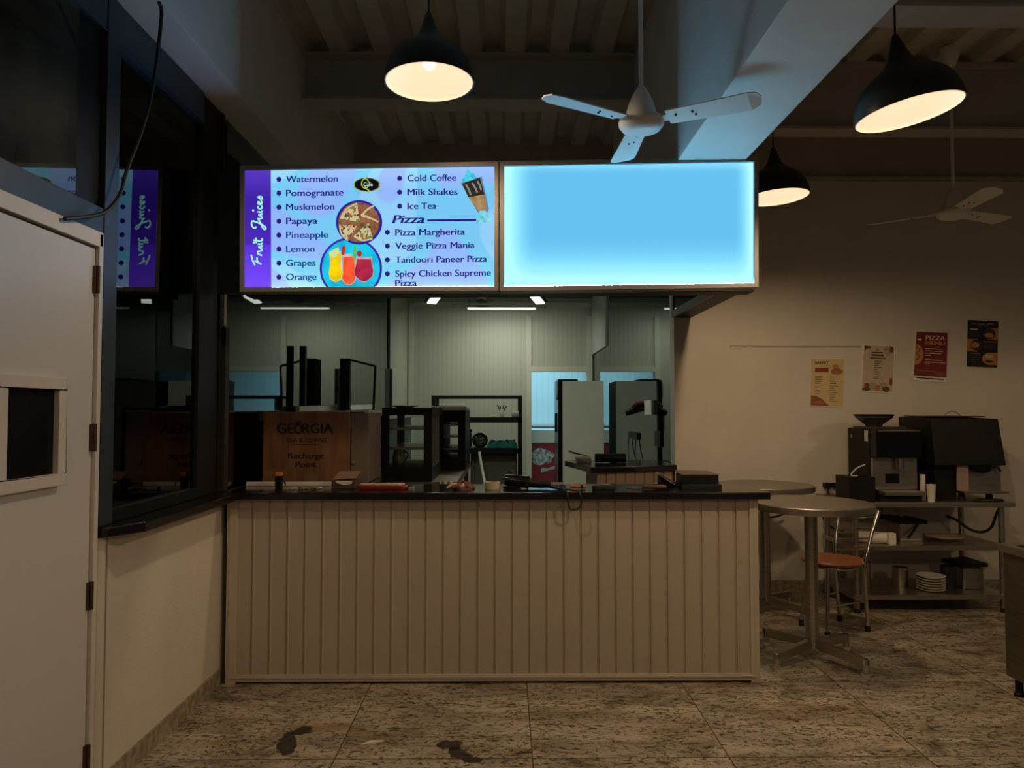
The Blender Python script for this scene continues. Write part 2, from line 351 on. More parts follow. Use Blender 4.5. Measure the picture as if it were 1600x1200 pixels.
# beams
struct('trim_5', MB().box((XL-.18,-.5,3.152),(-1.395,6.55,ZC-.002)), beam_m, bevel=.006)
struct('trim_6', MB().box((.894,-.5,2.795),(1.245,5.90,ZC-.002)), beam_m, bevel=.006)
def ibeam(name, x0, x1, y, zb, w=.2):
    struct(name, MB().box((x0,y-w/2,zb),(x1,y+w/2,zb+.018)).box((x0,y-.012,zb+.018),(x1,y+.012,ZC-.02)).box((x0,y-w/2,ZC-.02),(x1,y+w/2,ZC-.002)), steelbeam_m)
ibeam('trim_7', -1.394, .893, 4.93, 3.62)
ibeam('trim_8', 1.246, 6.5, 5.02, 3.47, .16)
ibeam('trim_9', 1.246, 6.5, 3.46, 3.44, .2)
struct('trim_10', MB().box((-1.57,6.55,3.30),(1.45,6.75,4.0)), steelbeam_m)
# right room: rear wall with ledge
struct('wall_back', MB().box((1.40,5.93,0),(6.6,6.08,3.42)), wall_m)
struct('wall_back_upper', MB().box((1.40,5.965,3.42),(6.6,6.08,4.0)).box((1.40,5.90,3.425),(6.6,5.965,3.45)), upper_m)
struct('baseboard_back', MB().box((1.41,5.918,0),(6.6,5.93,.10)), skirt_m)
a, b = at(1140,542,5.93), at(1345,541,5.93)
struct('trim_11', MB().box((a.x,5.924,a.z-.003),(b.x,5.93,b.z+.003)), M('wall_cable_duct',(.42,.37,.31),.7))
# header over the pass-through on the right: soffit, rail and green glass
struct('trim_12', MB().box((1.40,4.42,2.262),(1.54,5.92,2.30)), black_m, bevel=.003)
struct('trim_13', MB().box((1.375,4.42,2.262),(1.399,5.92,2.315)).box((1.375,5.86,2.315),(1.40,5.92,2.79)).box((1.375,4.90,2.315),(1.40,4.96,2.79)), M('grey_green_rail',(.16,.18,.17),.5))
struct('window_4', MB().box((1.383,4.42,2.315),(1.390,4.90,2.79)).box((1.383,4.96,2.315),(1.390,5.86,2.79)), glass('green_header_glass',(.25,.42,.36),1.5))
# kitchen rear wall, ceiling, right glass partition
KY = 11.5
ox0, ox1, oz = .415, 1.30, 2.11
mb = MB().box((XL-.12,KY,0),(ox0,KY+.12,3.3)).box((ox1,KY,0),(1.44,KY+.12,3.3)).box((ox0,KY,oz),(ox1,KY+.12,3.3))
struct('wall_kitchen_back', mb, kpanel_m)
struct('trim_14', MB().box((-1.555,KY-.05,0),(-1.47,KY,3.2)).box((.33,KY-.03,0),(.415,KY,3.0)).box((.415,KY-.03,oz),(1.30,KY,oz+.08)).box((1.30,KY-.05,0),(1.385,KY,3.0)).box((-1.47,KY-.05,3.14),(1.38,KY,3.22)), ktrim_m)
struct('ceiling_kitchen', MB().box((-1.7,6.75,3.30),(1.5,KY+.12,3.38)), kceil_m)
struct('window_5', MB().box((1.405,6.09,.0),(1.415,KY-.055,3.2)), pane2_m)
struct('wall_kitchen_right', MB().box((1.50,6.09,0),(1.60,KY+.12,3.38)), M('dark_backing_board',(.16,.17,.15),.8))
# bulkhead panel that hangs from the kitchen ceiling on the right
a = at(923,470,8.2); b = at(948,552,7.0)
struct('trim_15', MB().slab([(1.400,11.44,2.38),(1.400,9.9,2.38),(1.400,9.9,3.29),(1.400,11.44,3.29)], (-.02,0,0)), M('white_bulkhead_board',(.45,.46,.44),.5))
# store room behind the opening
struct('wall_store_back', MB().box((-1.2,14.6,0),(3.2,14.7,3.2)), store_m)
struct('wall_store_left', MB().box((-1.3,KY+.12,0),(-1.2,14.7,3.2)), store_m)
struct('wall_store_right', MB().box((3.2,KY+.12,0),(3.3,14.7,3.2)).box((1.44,KY+.0,0),(3.3,KY+.12,3.2)), store_m)
struct('ceiling_store', MB().box((-1.3,KY+.12,3.2),(3.3,14.7,3.28)), kceil_m)
# ------------------------------------------------------------------ light box signs over the counter
bl = at(384,450,3.76); br = at(1177,441,3.68); tl = at(384,266,3.76)
SU = (br-bl).normalized(); SN = Vector((SU.y, -SU.x, 0)).normalized()        # SN points to the room
SWp = SN.cross(SU) if SN.cross(SU).z > 0 else -SN.cross(SU)
def S(px, py, off=0.0):                                                     # pixel of the photo on the sign plane
    d = ray(px, py); t = (bl-EYE).dot(SN)/d.dot(SN); return EYE + d*t + SN*off
def flat(mb, pts, off, th=.002):
    return mb.slab([S(x,y,off) for x,y in pts], -SN*th)
def disc_pts(cx, cy, rx, ry=None, n=40, a0=0, a1=360):
    ry = ry or rx; return [(cx+rx*math.cos(math.radians(a0+(a1-a0)*i/n)), cy+ry*math.sin(math.radians(a0+(a1-a0)*i/n))) for i in range(n if a1-a0==360 else n+1)]
def sign_frame(x0,x1,yt0,yt1,yb0,yb1,w):
    """grey aluminium frame: outer rectangle (x0..x1), top y left/right, bottom y left/right, width w px"""
    mb = MB()
    o = [(x0,yt0),(x1,yt1),(x1,yb1),(x0,yb0)]; i = [(x0+w,yt0+w),(x1-w,yt1+w),(x1-w,yb1-w),(x0+w,yb0-w)]
    for k in range(4):
        q = [o[k],o[(k+1)%4],i[(k+1)%4],i[k]]; flat(mb, q, .022, .10)
    return mb
def sign_panel_blank():
    m = bpy.data.materials.new('lit_acrylic_panel'); m.use_nodes = True; t = m.node_tree; t.nodes.clear(); N = t.nodes.new; L = t.links.new
    o = N('ShaderNodeOutputMaterial'); e = N('ShaderNodeEmission'); tc = N('ShaderNodeTexCoord'); sp = N('ShaderNodeSeparateXYZ'); L(tc.outputs['Generated'], sp.inputs[0])
    def mt(op, a, b):
        x = N('ShaderNodeMath'); x.operation = op
        for k, v in enumerate((a,b)):
            if isinstance(v,(int,float)): x.inputs[k].default_value = v
            else: L(v, x.inputs[k])
        return x.outputs[0]
    # strips of LEDs sit behind the rim: the sheet is brightest along its edges, most of all at the bottom corners
    def soft(v, w):
        x = N('ShaderNodeMapRange'); x.interpolation_type = 'SMOOTHERSTEP'; x.inputs['From Min'].default_value = 0; x.inputs['From Max'].default_value = w; L(v, x.inputs['Value']); return x.outputs[0]
    u, v = sp.outputs[0], sp.outputs[2]; iu = mt('SUBTRACT', 1, u); iv = mt('SUBTRACT', 1, v)
    ed = mt('MULTIPLY', mt('MULTIPLY', soft(u, .15), soft(iu, .09)), mt('MULTIPLY', soft(v, .45), mt('ADD', .45, mt('MULTIPLY', soft(iv, .10), .55))))
    r = ramp(t, [(0, (.44,.92,1.06)), (.10, (.32,.82,1.0)), (.4, (.215,.67,.93)), (.75, (.155,.55,.84)), (1, (.125,.49,.79))]); L(ed, r.inputs[0])
    L(r.outputs[0], e.inputs[0]); e.inputs[1].default_value = 1.1; L(e.outputs[0], o.inputs[0]); return m
def sign_panel_print():
    m = bpy.data.materials.new('lit_menu_print'); m.use_nodes = True; t = m.node_tree; t.nodes.clear(); N = t.nodes.new; L = t.links.new
    o = N('ShaderNodeOutputMaterial'); e = N('ShaderNodeEmission'); tc = N('ShaderNodeTexCoord'); sp = N('ShaderNodeSeparateXYZ'); L(tc.outputs['Generated'], sp.inputs[0])
    n = N('ShaderNodeTexNoise'); n.inputs['Scale'].default_value = 1.7; n.inputs['Detail'].default_value = 0; n.inputs['Distortion'].default_value = .6; L(tc.outputs['Object'], n.inputs['Vector'])
    r = ramp(t, [(.0,(.25,.43,.90)), (.43,(.25,.43,.90)), (.44,(.17,.53,.84)), (.52,(.17,.53,.84)), (.53,(.26,.57,.88)), (.60,(.26,.57,.88)), (.61,(.28,.44,.90))]); L(n.outputs['Fac'], r.inputs[0])
    r2 = ramp(t, [(0,(1.7,1.6,1.25)), (.06,(1.3,1.25,1.05)), (.35,(1.05,1.03,1)), (.8,(1,1,1)), (1,(1.25,1.2,1.05))]); L(sp.outputs[2], r2.inputs[0])
    x = N('ShaderNodeMix'); x.data_type = 'RGBA'; x.blend_type = 'MULTIPLY'; x.inputs[0].default_value = 1; L(r.outputs[0], x.inputs[6]); L(r2.outputs[0], x.inputs[7])
    L(x.outputs[2], e.inputs[0]); e.inputs[1].default_value = 1.08; L(e.outputs[0], o.inputs[0]); return m
org = S(780,455); 
sgn = thing('menu_sign', S(575,457), 'lit menu light box with purple Fruit Juices strip, drink and pizza pictures', 'sign', 'light boxes over the counter')
sign_frame(377,779.5,261,254,457,455,7).build('frame', alu_m, sgn, bevel=.002)
mb = MB(); flat(mb, [(384,268),(772,261),(772,448),(384,450)], .008, .05)
pan = mb.build('printed_panel', sign_panel_print(), sgn)
ink = E('ink_violet', (.022,.010,.20)); ink2 = E('ink_blue', (.018,.055,.26))
mb = MB(); flat(mb, [(384,267),(424,266.4),(424.7,450),(384,450)], .0105)
def purple():
    m = E('purple_strip_print', (.06,.02,.52)); t = m.node_tree; e = [n for n in t.nodes if n.type=='EMISSION'][0]
    tc = t.nodes.new('ShaderNodeTexCoord'); sp = t.nodes.new('ShaderNodeSeparateXYZ'); r = ramp(t, [(0,(.20,.07,1.0)), (.36,(.10,.035,.72)), (.37,(.075,.022,.50)), (.75,(.05,.016,.38)), (1,(.10,.04,.55))])
    t.links.new(tc.outputs['Generated'], sp.inputs[0]); t.links.new(sp.outputs[2], r.inputs[0]); t.links.new(r.outputs[0], e.inputs[0]); return m
mb.build('purple_strip', purple(), pan)
PPM = (S(772,360)-S(384,360)).length/388                                    # metres per photo pixel on the sign
def sline(s, x0, x1, base, cap, name='menu_line', mat=None, bold=.024, shear=0, thickstroke=None):
    mb = MB(); o = S(x0, base, .0125); u = (S(x1,base+(x0-x1)*.012,.0125)-o).normalized(); w = SWp
    put_text(mb, s, o, u, w, (x1-x0)*PPM, cap*PPM, bold, shear); return mb.build(name, mat or ink, pan)
for k, (s, x1) in enumerate((('Watermelon',529),('Pomogranate',538),('Muskmelon',523.5),('Papaya',497),('Pineapple',514),('Lemon',492.5),('Grapes',494),('Orange',495.5))):
    y = 286+k*21.75
    sline(s, 448.5, x1, y, 10.6, mat=ink if k < 4 else ink2)
for k, (s, x1) in enumerate((('Cold Coffee',713),('Milk Shakes',715),('Ice Tea',682))):
    sline(s, 637.5, x1, 284.5+k*21.7, 10.6)
sline('Pizza', 614, 663, 350, 13.5, 'section_title', bold=.035, shear=.22)
for k, (s, x1, y) in enumerate((('Pizza Margherita',726,369),('Veggie Pizza Mania',741,390),('Tandoori Paneer Pizza',760,411.5),('Spicy Chicken Supreme',766,433.2),('Pizza',651.5,448))):
    sline(s, 618.5, x1, y, 10.4)
def bullet(x, y):
    pts = []
    for i in range(16):
        r = 4.4 if i%2 == 0 else 3.4; a = i*math.pi/8; pts.append((x+r*math.cos(a), y+r*math.sin(a)))
    mb = MB(); flat(mb, pts, .0125); return mb.build('bullet', ink, pan)
for k in range(8): bullet(437, 281.3+k*21.75)
for k in range(3): bullet(625, 279.7+k*21.7)
for y in (363.8,385.2,406.7,428.3): bullet(606, y)
mb = MB(); flat(mb, [(668,343.8),(747,342.8),(747,345.8),(668,346.8)], .0115); mb.build('title_rule', ink, pan)
# vertical script title
def stroke(mb, pts, w=2.6, off=.013):
    P = [Vector((x,y)) for x,y in pts]
    for _ in range(2):
        q = [P[0]]
        for a, b in zip(P, P[1:]): q += [a*.75+b*.25, a*.25+b*.75]
        P = q+[P[-1]]
    L_, R_ = [], []
    for i, p in enumerate(P):
        d = P[min(i+1,len(P)-1)]-P[max(i-1,0)]; d.normalize(); n = Vector((-d.y,d.x))*w/2; L_.append(p+n); R_.append(p-n)
    b = len(mb.v); n = len(P)
    mb.add([S(p.x,p.y,off) for p in L_]+[S(p.x,p.y,off) for p in R_], [(i,i+1,n+i+1,n+i) for i in range(n-1)])
mb = MB()
def SC(u, v):                          # script space: u along the word (upwards), v to the letter tops (leftwards)
    return (412-v, 416-u)
for pts in ([(2,2),(5,7),(8,13)],[(1,12),(6,15),(12,17),(17,18)],[(4,7),(9,9),(13,9)],              # F
            [(16,1),(18,7),(20,8),(23,8)],                                                          # r
            [(22,9),(23,2),(26,1),(30,8),(29,2),(32,1)],                                            # u
            [(34,8),(33,2),(36,1)],                                                                 # i
            [(40,15),(38,4),(40,0),(43,2)],[(35,10),(44,11)],                                       # t
            [(70,16),(66,18),(60,16),(58,12),(61,10)],[(70,16),(66,4),(60,-5),(56,-4),(58,0),(68,4),(74,8)],   # J
            [(73,9),(73,2),(76,1),(80,8),(79,2),(82,1)],                                            # u
            [(84,8),(83,2),(86,1)],                                                                 # i
            [(93,7),(90,8),(88,4),(90,1),(94,2)],                                                   # c
            [(96,4),(100,6),(99,8),(96,7),(95,3),(98,1),(102,3)],                                   # e
            [(103,2),(107,8),(108,5),(107,1),(103,1)]):                                             # s
    stroke(mb, [SC(*p) for p in pts])
for p in ((36,14),(86,15)):
    flat(mb, disc_pts(*SC(*p), 1.7, n=10), .013, .0005)
mb.build('script_title', E('mint_script', (.34,.83,.72), 1.05), pan)
# cafe badge
def badge(k):
    pts = []
    for i in range(64):
        a = i*2*math.pi/64; q = (abs(math.cos(a))**3.2+abs(math.sin(a))**3.2)**(-1/3.2); r = q*(1-.11*math.cos(4*a+math.pi)*0-.10*(abs(math.sin(2*a))**6))+(.14 if i%32 == 16 else 0)
        pts.append((574+k*18.5*r*math.cos(a), 289.5+k*9.6*r*math.sin(a)))
    return pts
mb = MB(); flat(mb, badge(1.1), .0108); bo = mb.build('cafe_badge', E('badge_gold', (.30,.32,.05)), pan)
mb = MB(); flat(mb, badge(1.0), .0120); mb.build('badge_field', E('badge_black', (.004,.004,.006)), pan)
mb = MB(); stroke(mb, disc_pts(571.5,288,5.5,7.5,20,20,350), 1.6, .0135); stroke(mb, [(571,292),(574,297),(578,299)], 1.6, .0135); mb.build('badge_letter', E('badge_lime', (.45,.62,.06)), pan)
mb = MB(); put_text(mb, 'Cafe', S(569,292.5,.014), SU, SWp, 14*PPM, 7*PPM, .01); mb.build('badge_text', E('badge_white', (.62,.75,.72)), pan)
# juice picture (lower circle, cut by the frame) and pizza picture
def cutdisc(cx, cy, r, ymax):
    return [(x, min(y,ymax)) for x,y in disc_pts(cx,cy,r,n=72)]
mb = MB(); flat(mb, cutdisc(549,420,48.5,449), .0110); jr = mb.build('juice_picture', E('ring_violet', (.045,.022,.42)), pan)
mb = MB(); flat(mb, cutdisc(549,420,45,449), .0118); mb.build('picture_water', E('print_cyan', (.01,.55,.80), 1, .25, 9), pan)
def glassshape(cx, top, bot, wt, wm, wb, kind):
    if kind == 0: prof = [(0,wt),(.28,wm*.86),(.45,wm*.9),(.72,wb),(.9,wb*.82),(1,wb*.25)]
    elif kind == 1: prof = [(0,wt),(.3,wm),(.6,wm*.98),(.78,wb),(.92,wb*.75),(1,wb*.3)]
    else: prof = [(0,wt),(.2,wm*.95),(.5,wb),(.75,wb*.92),(.93,wb*.45),(1,wb*.14)]
    h = bot-top
    return [(cx-w, top+h*t) for t,w in prof]+[(cx+w, top+h*t) for t,w in prof[::-1]]
for (cx,top,bot,wt,wm,wb,kd,colr,nm) in ((525.5,398,440,9.5,9,10,0,(.90,.62,.0),'yellow'),(546,402,444.5,8.5,9,10.5,1,(.92,.10,.03),'orange'),(569.5,406,440.5,11,12.5,14.5,2,(.42,.02,.06),'red')):
    mb = MB(); flat(mb, glassshape(cx,top-4,bot+1,wt+1,wm+1,wb+1,kd), .0124); mb.build('printed_glass', E('print_glass_'+nm, tuple(min(1,c*.5+.35) for c in colr), 1, .2, 30), pan)
    mb = MB(); flat(mb, glassshape(cx,top,bot,wt,wm,wb,kd), .0130); mb.build('printed_juice', E('print_juice_'+nm, colr, 1, .18, 20), pan)
mb = MB(); flat(mb, [(516,394),(530,387),(531,394),(526,402),(519,404)], .0134); mb.build('printed_lime_slice', E('print_lime', (.62,.75,.30)), pan)
mb = MB(); flat(mb, [(534,398),(535,387),(539,384),(541,388),(539,400)], .0134); mb.build('printed_strawberry', E('print_red_dark', (.50,.03,.02)), pan)
mb = MB(); flat(mb, disc_pts(562.5,397,4,5,14), .0134); mb.build('printed_strawberry', E('print_red', (.55,.03,.02)), pan)
mb = MB(); flat(mb, [(553,386),(557,384),(558,400),(555,409),(552,400)], .0134); mb.build('printed_melon_slice', E('print_green', (.10,.50,.16)), pan)
mb = MB(); flat(mb, disc_pts(562,348.5,36,34.5,48), .0140); mb.build('pizza_picture', E('ring_violet_dark', (.035,.012,.30)), pan)
mb = MB(); flat(mb, disc_pts(562,348.5,32,31,48), .0146); mb.build('printed_board', E('print_board', (.24,.10,.045), 1, .35, 40), pan)
def topping():
    m = E('print_pizza', (.5,.3,.1)); t = m.node_tree; e = [n for n in t.nodes if n.type=='EMISSION'][0]
    tc = t.nodes.new('ShaderNodeTexCoord'); v = t.nodes.new('ShaderNodeTexVoronoi'); v.inputs['Scale'].default_value = 95
    s = t.nodes.new('ShaderNodeSeparateColor'); r = ramp(t, [(0,(.62,.50,.26)), (.30,(.42,.08,.03)), (.45,(.62,.55,.33)), (.62,(.12,.28,.05)), (.78,(.10,.05,.03)), (.9,(.66,.56,.36))], 'CONSTANT')
    t.links.new(tc.outputs['Object'], v.inputs['Vector']); t.links.new(v.outputs['Color'], s.inputs[0]); t.links.new(s.outputs[0], r.inputs[0]); t.links.new(r.outputs[0], e.inputs[0]); return m
tm = topping(); crust = E('print_crust', (.62,.50,.28))
for tip, c0, c1 in (((563,348),(533,343),(559,319)),((565,339),(565,336),(592,348)),((559,354),(532,352),(545,377)),((577,348),(554,370),(583,374))):
    mid = ((c0[0]+c1[0])/2+((c0[0]+c1[0])/2-tip[0])*.25, (c0[1]+c1[1])/2+((c0[1]+c1[1])/2-tip[1])*.25)
    mb = MB(); flat(mb, [tip,c0,mid,c1], .0150); mb.build('printed_pizza_slice', tm, pan)
    mb = MB(); stroke(mb, [c0,mid,c1], 2.6, .0154); mb.build('printed_crust', crust, pan)
mb = MB(); stroke(mb, [(567,337),(575,328),(585,323)], 3, .0154); mb.build('printed_crust', crust, pan)
# milkshake picture
def sh(pts, col, off, nm, sc=0): 
    mb = MB(); flat(mb, pts, off); return mb.build(nm, E('print_'+nm, col, 1, .25 if sc else 0, sc or 5), pan)
sh([(720,287),(753,277),(764,327),(760,335),(750,337),(744,328)], (.16,.22,.30), .0112, 'printed_shake_glass')
sh([(722.5,288),(750,278.5),(757.5,306),(732,309.5)], (.030,.022,.016), .0118, 'printed_chocolate', 0)
sh([(732,309),(757.5,305),(761,326),(752,332),(745,327)], (.36,.22,.10), .0120, 'printed_coffee', 30)
for a, b in (((728,289),(736,306)),((738,287),(746,302)),((746,284),(752,298))):
    mb = MB(); stroke(mb, [a,((a[0]+b[0])/2+1,(a[1]+b[1])/2),b], 3, .0124); mb.build('printed_highlight', E('print_grey', (.24,.23,.20)), pan)
sh([(721,286),(724,278),(728,274),(731,266),(735,271),(741,272),(742,277),(748,277),(738,282)], (.06,.62,.78), .0124, 'printed_cream', 40)
sh([(749,330),(759,330),(762,337),(769,341),(767,346),(756,349),(746,349),(744,344),(750,340)], (.20,.66,.78), .0124, 'printed_glass_foot', 30)
bsg = thing('blank_sign', S(982,452), 'plain glowing sky blue light box with no print, right of the menu one', 'sign', 'light boxes over the counter')
sign_frame(781,1183.5,254,247.5,456,450,7).build('frame', alu_m, bsg, bevel=.002)
mb = MB(); flat(mb, [(788,261),(1176,254),(1176,443),(788,448)], .008, .05); mb.build('lit_panel', sign_panel_blank(), bsg)
spill_m = E('spill_emitter', (.30,.72,1.0), 480); spill2_m = E('spill_emitter_pale', (.36,.62,1.0), 110)
def spill_strips(x0, x1, y0, y1, root, mat):                     # added emitter hidden at the bottom rim, boosts blue spill on beam and fan
    mb = MB(); flat(mb, ((x0,y0-.55),(x1,y1-.55),(x1,y1),(x0,y0)), .0100, .001); mb.build('spill_strip', mat, root)
spill_strips(385, 771.5, 450, 448, sgn, spill2_m); spill_strips(788.5, 1175.5, 448, 443, bsg, spill_m)
# black carcase that carries both boxes, and the board that fills the gap to the left wall
mb = MB(); o = -.045
mb.slab([S(375,254,o-.035),(S(1186,241,o-.035)),(S(1186,451,o-.035)),(S(375,459,o-.035))], -SN*.12)
struct('trim_16', mb, black_m)
struct('trim_17', MB().box((-1.56,3.87,2.13),(-1.40,3.93,2.80)), M('dark_green_board',(.022,.030,.028),.35))

# ------------------------------------------------------------------ service counter
ctr = thing('service_counter', (-.07,4.0,0), 'beige counter front clad in vertical ribbed boards under the black top', 'counter')
mb = MB(); X0, X1 = -1.478, 1.352; pitch = .0955; prof = []; x = X0
while x < X1-.05:
    prof += [(x,0),(x+.072,0),(x+.076,.007),(x+.083,.007),(x+.086,-.004),(x+.092,-.004)]; x += pitch
prof += [(X1,0)]
yb = 4.03
pts = [(a, 3.998+b) for a,b in prof]+[(X1,yb),(X0,yb)]
mb.prism(pts, .045, 1.004); mb.build('ribbed_panel', clad_m, ctr)
mb = MB().box((-1.533,3.985,.0),(-1.478,4.03,1.004)).box((-1.478,3.985,.012),(1.352,4.03,.048)).box((1.352,3.985,.0),(1.400,4.05,1.004))
mb.box((-1.520,3.982,.0),(-1.506,3.986,1.004)).box((1.375,3.982,.0),(1.385,3.986,1.004)).box((-1.50,3.980,.030),(1.375,3.99,.040)); mb.build('edge_trim', cladtrim_m, ctr, bevel=.002)
MB().box((1.37,4.05,0),(1.398,4.36,1.004)).build('side_panel', clad_m, ctr)
MB().box((-1.52,4.04,.03),(1.36,4.34,1.003)).build('carcass', black_m, ctr)
top = MB().prism([(-1.455,3.94),(1.455,3.94),(1.455,4.40),(-.74,4.40),(-.74,5.02),(-1.545,5.02),(-1.545,4.045),(-2.1,4.045),(-2.1,2.80),(-1.60,2.785),(-1.535,2.795),(-1.455,2.93)][::-1], 1.006, 1.046).build('countertop', sill_m, bevel=.006)
tag(top, 'polished black granite top running over the ribbed counter and along the left window', 'countertop')
ZT = 1.0465
def T(px, py): return onz(px, py, ZT)

# ------------------------------------------------------------------ pendant lamps
shade_m = M('black_lamp_enamel', (.010,.011,.013), .4, var=.1)
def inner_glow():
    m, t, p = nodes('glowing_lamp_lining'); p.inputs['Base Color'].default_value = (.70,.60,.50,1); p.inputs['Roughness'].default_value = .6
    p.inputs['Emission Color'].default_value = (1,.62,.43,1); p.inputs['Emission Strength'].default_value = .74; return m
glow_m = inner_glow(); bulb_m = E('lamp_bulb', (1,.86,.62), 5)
SH = [(r, z*1.16) for r, z in ((.190,0),(.189,.018),(.183,.045),(.170,.075),(.148,.103),(.118,.125),(.088,.141),(.063,.157),(.045,.178),(.033,.203),(.024,.228),(.016,.250),(.010,.262))]
def pendant(px, py, Y, tilt, label, ztop, energy, fwd=0):
    c = at(px, py, Y); fwd_ = fwd; m = Matrix.Rotation(fwd,3,'X') @ Matrix.Rotation(-tilt,3,'Y'); root = thing('pendant_lamp', c, label, 'lamp', 'black pendant lamps')
    MB().lathe(SH+[(.008,.304)]+[(r-.004,z-.001) for r,z in SH[-2:1:-1]]+[(.1865,.001)], c, 48, m, closed=True).build('lamp_shade', shade_m, root, smooth=True)
    inn = [(r-.0065,z-.003) for r,z in SH[1:9]]; inn = [(.1840,.002)]+inn+[(.0,.19)]
    MB().lathe(inn+[(r-.0015,z-.0015) for r,z in inn[-2::-1]], c, 48, m, closed=True).build('lining', glow_m, root, smooth=True)
    b = MB().lathe([(.001,.060),(.018,.064),(.027,.080),(.028,.097),(.02,.117),(.014,.135),(.014,.175),(.001,.176)], c, 20, m).build('bulb', bulb_m, root, smooth=True)
    tip = c+m@Vector((0,0,.300)); MB().tube([tip, tip+Vector((0,0,.03)), (tip.x,tip.y,ztop)], .0042, 8).build('cord', cable_m, root)
    MB().lathe([(.0,-.03),(.035,-.03),(.045,-.01),(.045,0)], (tip.x,tip.y,ztop), 20).build('ceiling_rose', shade_m, root, smooth=True)
    l = lamp('pendant_lamp_light', 'SPOT', c+m@Vector((0,0,-.012)), energy, WARM, size=.05, spot=math.radians(177), blend=.42); l.rotation_euler = m.to_euler()
    return root
pendant(671, 130, 3.0, math.radians(.8), 'level black dome pendant hanging left of the near fan, bulb tip showing', ZC, 30)
pendant(1420, 177, 2.66, math.radians(9), 'largest black dome pendant, tilted, hanging at upper right', ZC, 40)
pendant(1213, 309, 4.24, math.radians(3), 'black dome pendant partly hidden behind the right end of the light boxes', ZC, 42)

# ------------------------------------------------------------------ ceiling fans
def fan(c, R, angs, label, ztop, mat=fanw_m, group='ceiling fans', sc=1.0, pitch=11):
    c = Vector(c); root = thing('ceiling_fan', c, label, 'fan', group); k = sc
    MB().lathe([(.0,-.052*k),(.05*k,-.050*k),(.088*k,-.038*k),(.103*k,-.018*k),(.105*k,-.004*k),(.098*k,.010*k),(.075*k,.018*k),(.0,.018*k)], c, 40).build('motor_housing', mat, root, smooth=True)
    MB().lathe([(.072*k,.017*k),(.068*k,.045*k),(.056*k,.085*k),(.036*k,.13*k),(.02*k,.158*k),(.0,.16*k)], c, 36).build('rod_cover', mat, root, smooth=True)
    MB().tube([c+Vector((0,0,.15*k)), (c.x,c.y,ztop-.02)], .0105*k, 14).build('down_rod', mat, root, smooth=True)
    MB().lathe([(.0,-.13*k),(.022*k,-.13*k),(.04*k,-.10*k),(.058*k,-.05*k),(.062*k,0),(.0,0)], (c.x,c.y,ztop), 28).build('canopy', mat, root, smooth=True)
    for a in angs:
        ra = math.radians(a); m = Matrix.Rotation(ra,3,'Z') @ Matrix.Rotation(math.radians(-pitch),3,'X')
        w0, w1 = .052*k, .066*k; r0, r1 = .125*k, R
        pts = [(r0,-w0),(r1-.05*k,-w1),(r1-.012*k,-w1*.75),(r1,-w1*.2),(r1-.006*k,w1*.6),(r1-.05*k,w1),(r0,w0)]
        n = len(pts); zf = lambda x,y: -.012*k*(y/.06/k)**2*.5 + .0*x
        vs = []
        for sgn_ in (0,1): vs += [c+m@Vector((x,y,zf(x,y)+(.003*k if sgn_ else -.002*k))) for x,y in pts]
        b = MB().add(vs, [tuple(range(n))[::-1], tuple(range(n,2*n))]+[(i,(i+1)%n,(i+1)%n+n,i+n) for i in range(n)]).build('blade', mat, root)
        q = MB().add([c+m@Vector(v) for v in [(.09*k,-.022*k,-.006*k),(.19*k,-.03*k,-.006*k),(.19*k,.03*k,-.006*k),(.09*k,.022*k,-.006*k),(.09*k,-.022*k,.006*k),(.19*k,-.03*k,.006*k),(.19*k,.03*k,.006*k),(.09*k,.022*k,.006*k)]],
             [(0,3,2,1),(4,5,6,7),(0,1,5,4),(1,2,6,5),(2,3,7,6),(3,0,4,7)]).build('blade_iron', mat, b)
        for (x,y) in ((.165,-.012),(.24,-.012),(.25,.012)):
            MB().lathe([(.0,-.0125*k),(.0055*k,-.0115*k),(.0055*k,.0),(.0,.0)], c+m@Vector((x*k,y*k,0)), 8, m).build('screw', matte_m, b)
    return root
fan(at(1002,190,3.0), .49, (211, 331, 91), 'white three blade ceiling fan nearest the camera, in front of the light boxes', ZC, sc=.92)
fan(at(1490,331,4.76), .535, (-98, 22, 142), 'white ceiling fan farther back by the cream wall above the posters', ZC)
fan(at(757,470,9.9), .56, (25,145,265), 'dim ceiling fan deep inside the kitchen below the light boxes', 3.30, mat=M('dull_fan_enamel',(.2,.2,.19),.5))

# loose black cable along the left window
pts = [onx(248,3,-1.385),onx(253,14,-1.385),onx(251,42,-1.40),onx(246,88,-1.43),onx(237,150,-1.47),onx(222,205,-1.50),onx(206,245,-1.51),onx(196,272,-1.515),onx(190,300,-1.515),onx(176,322,-1.515),onx(160,335,-1.525),onx(128,340,-1.535),onx(101,342,-1.545)]
tag(MB().tube(pts, .0075, 8, smooth_path=2).build('cable', cable_m, smooth=True), 'loose black cable hanging from the left beam down to the white door frame', 'cable')
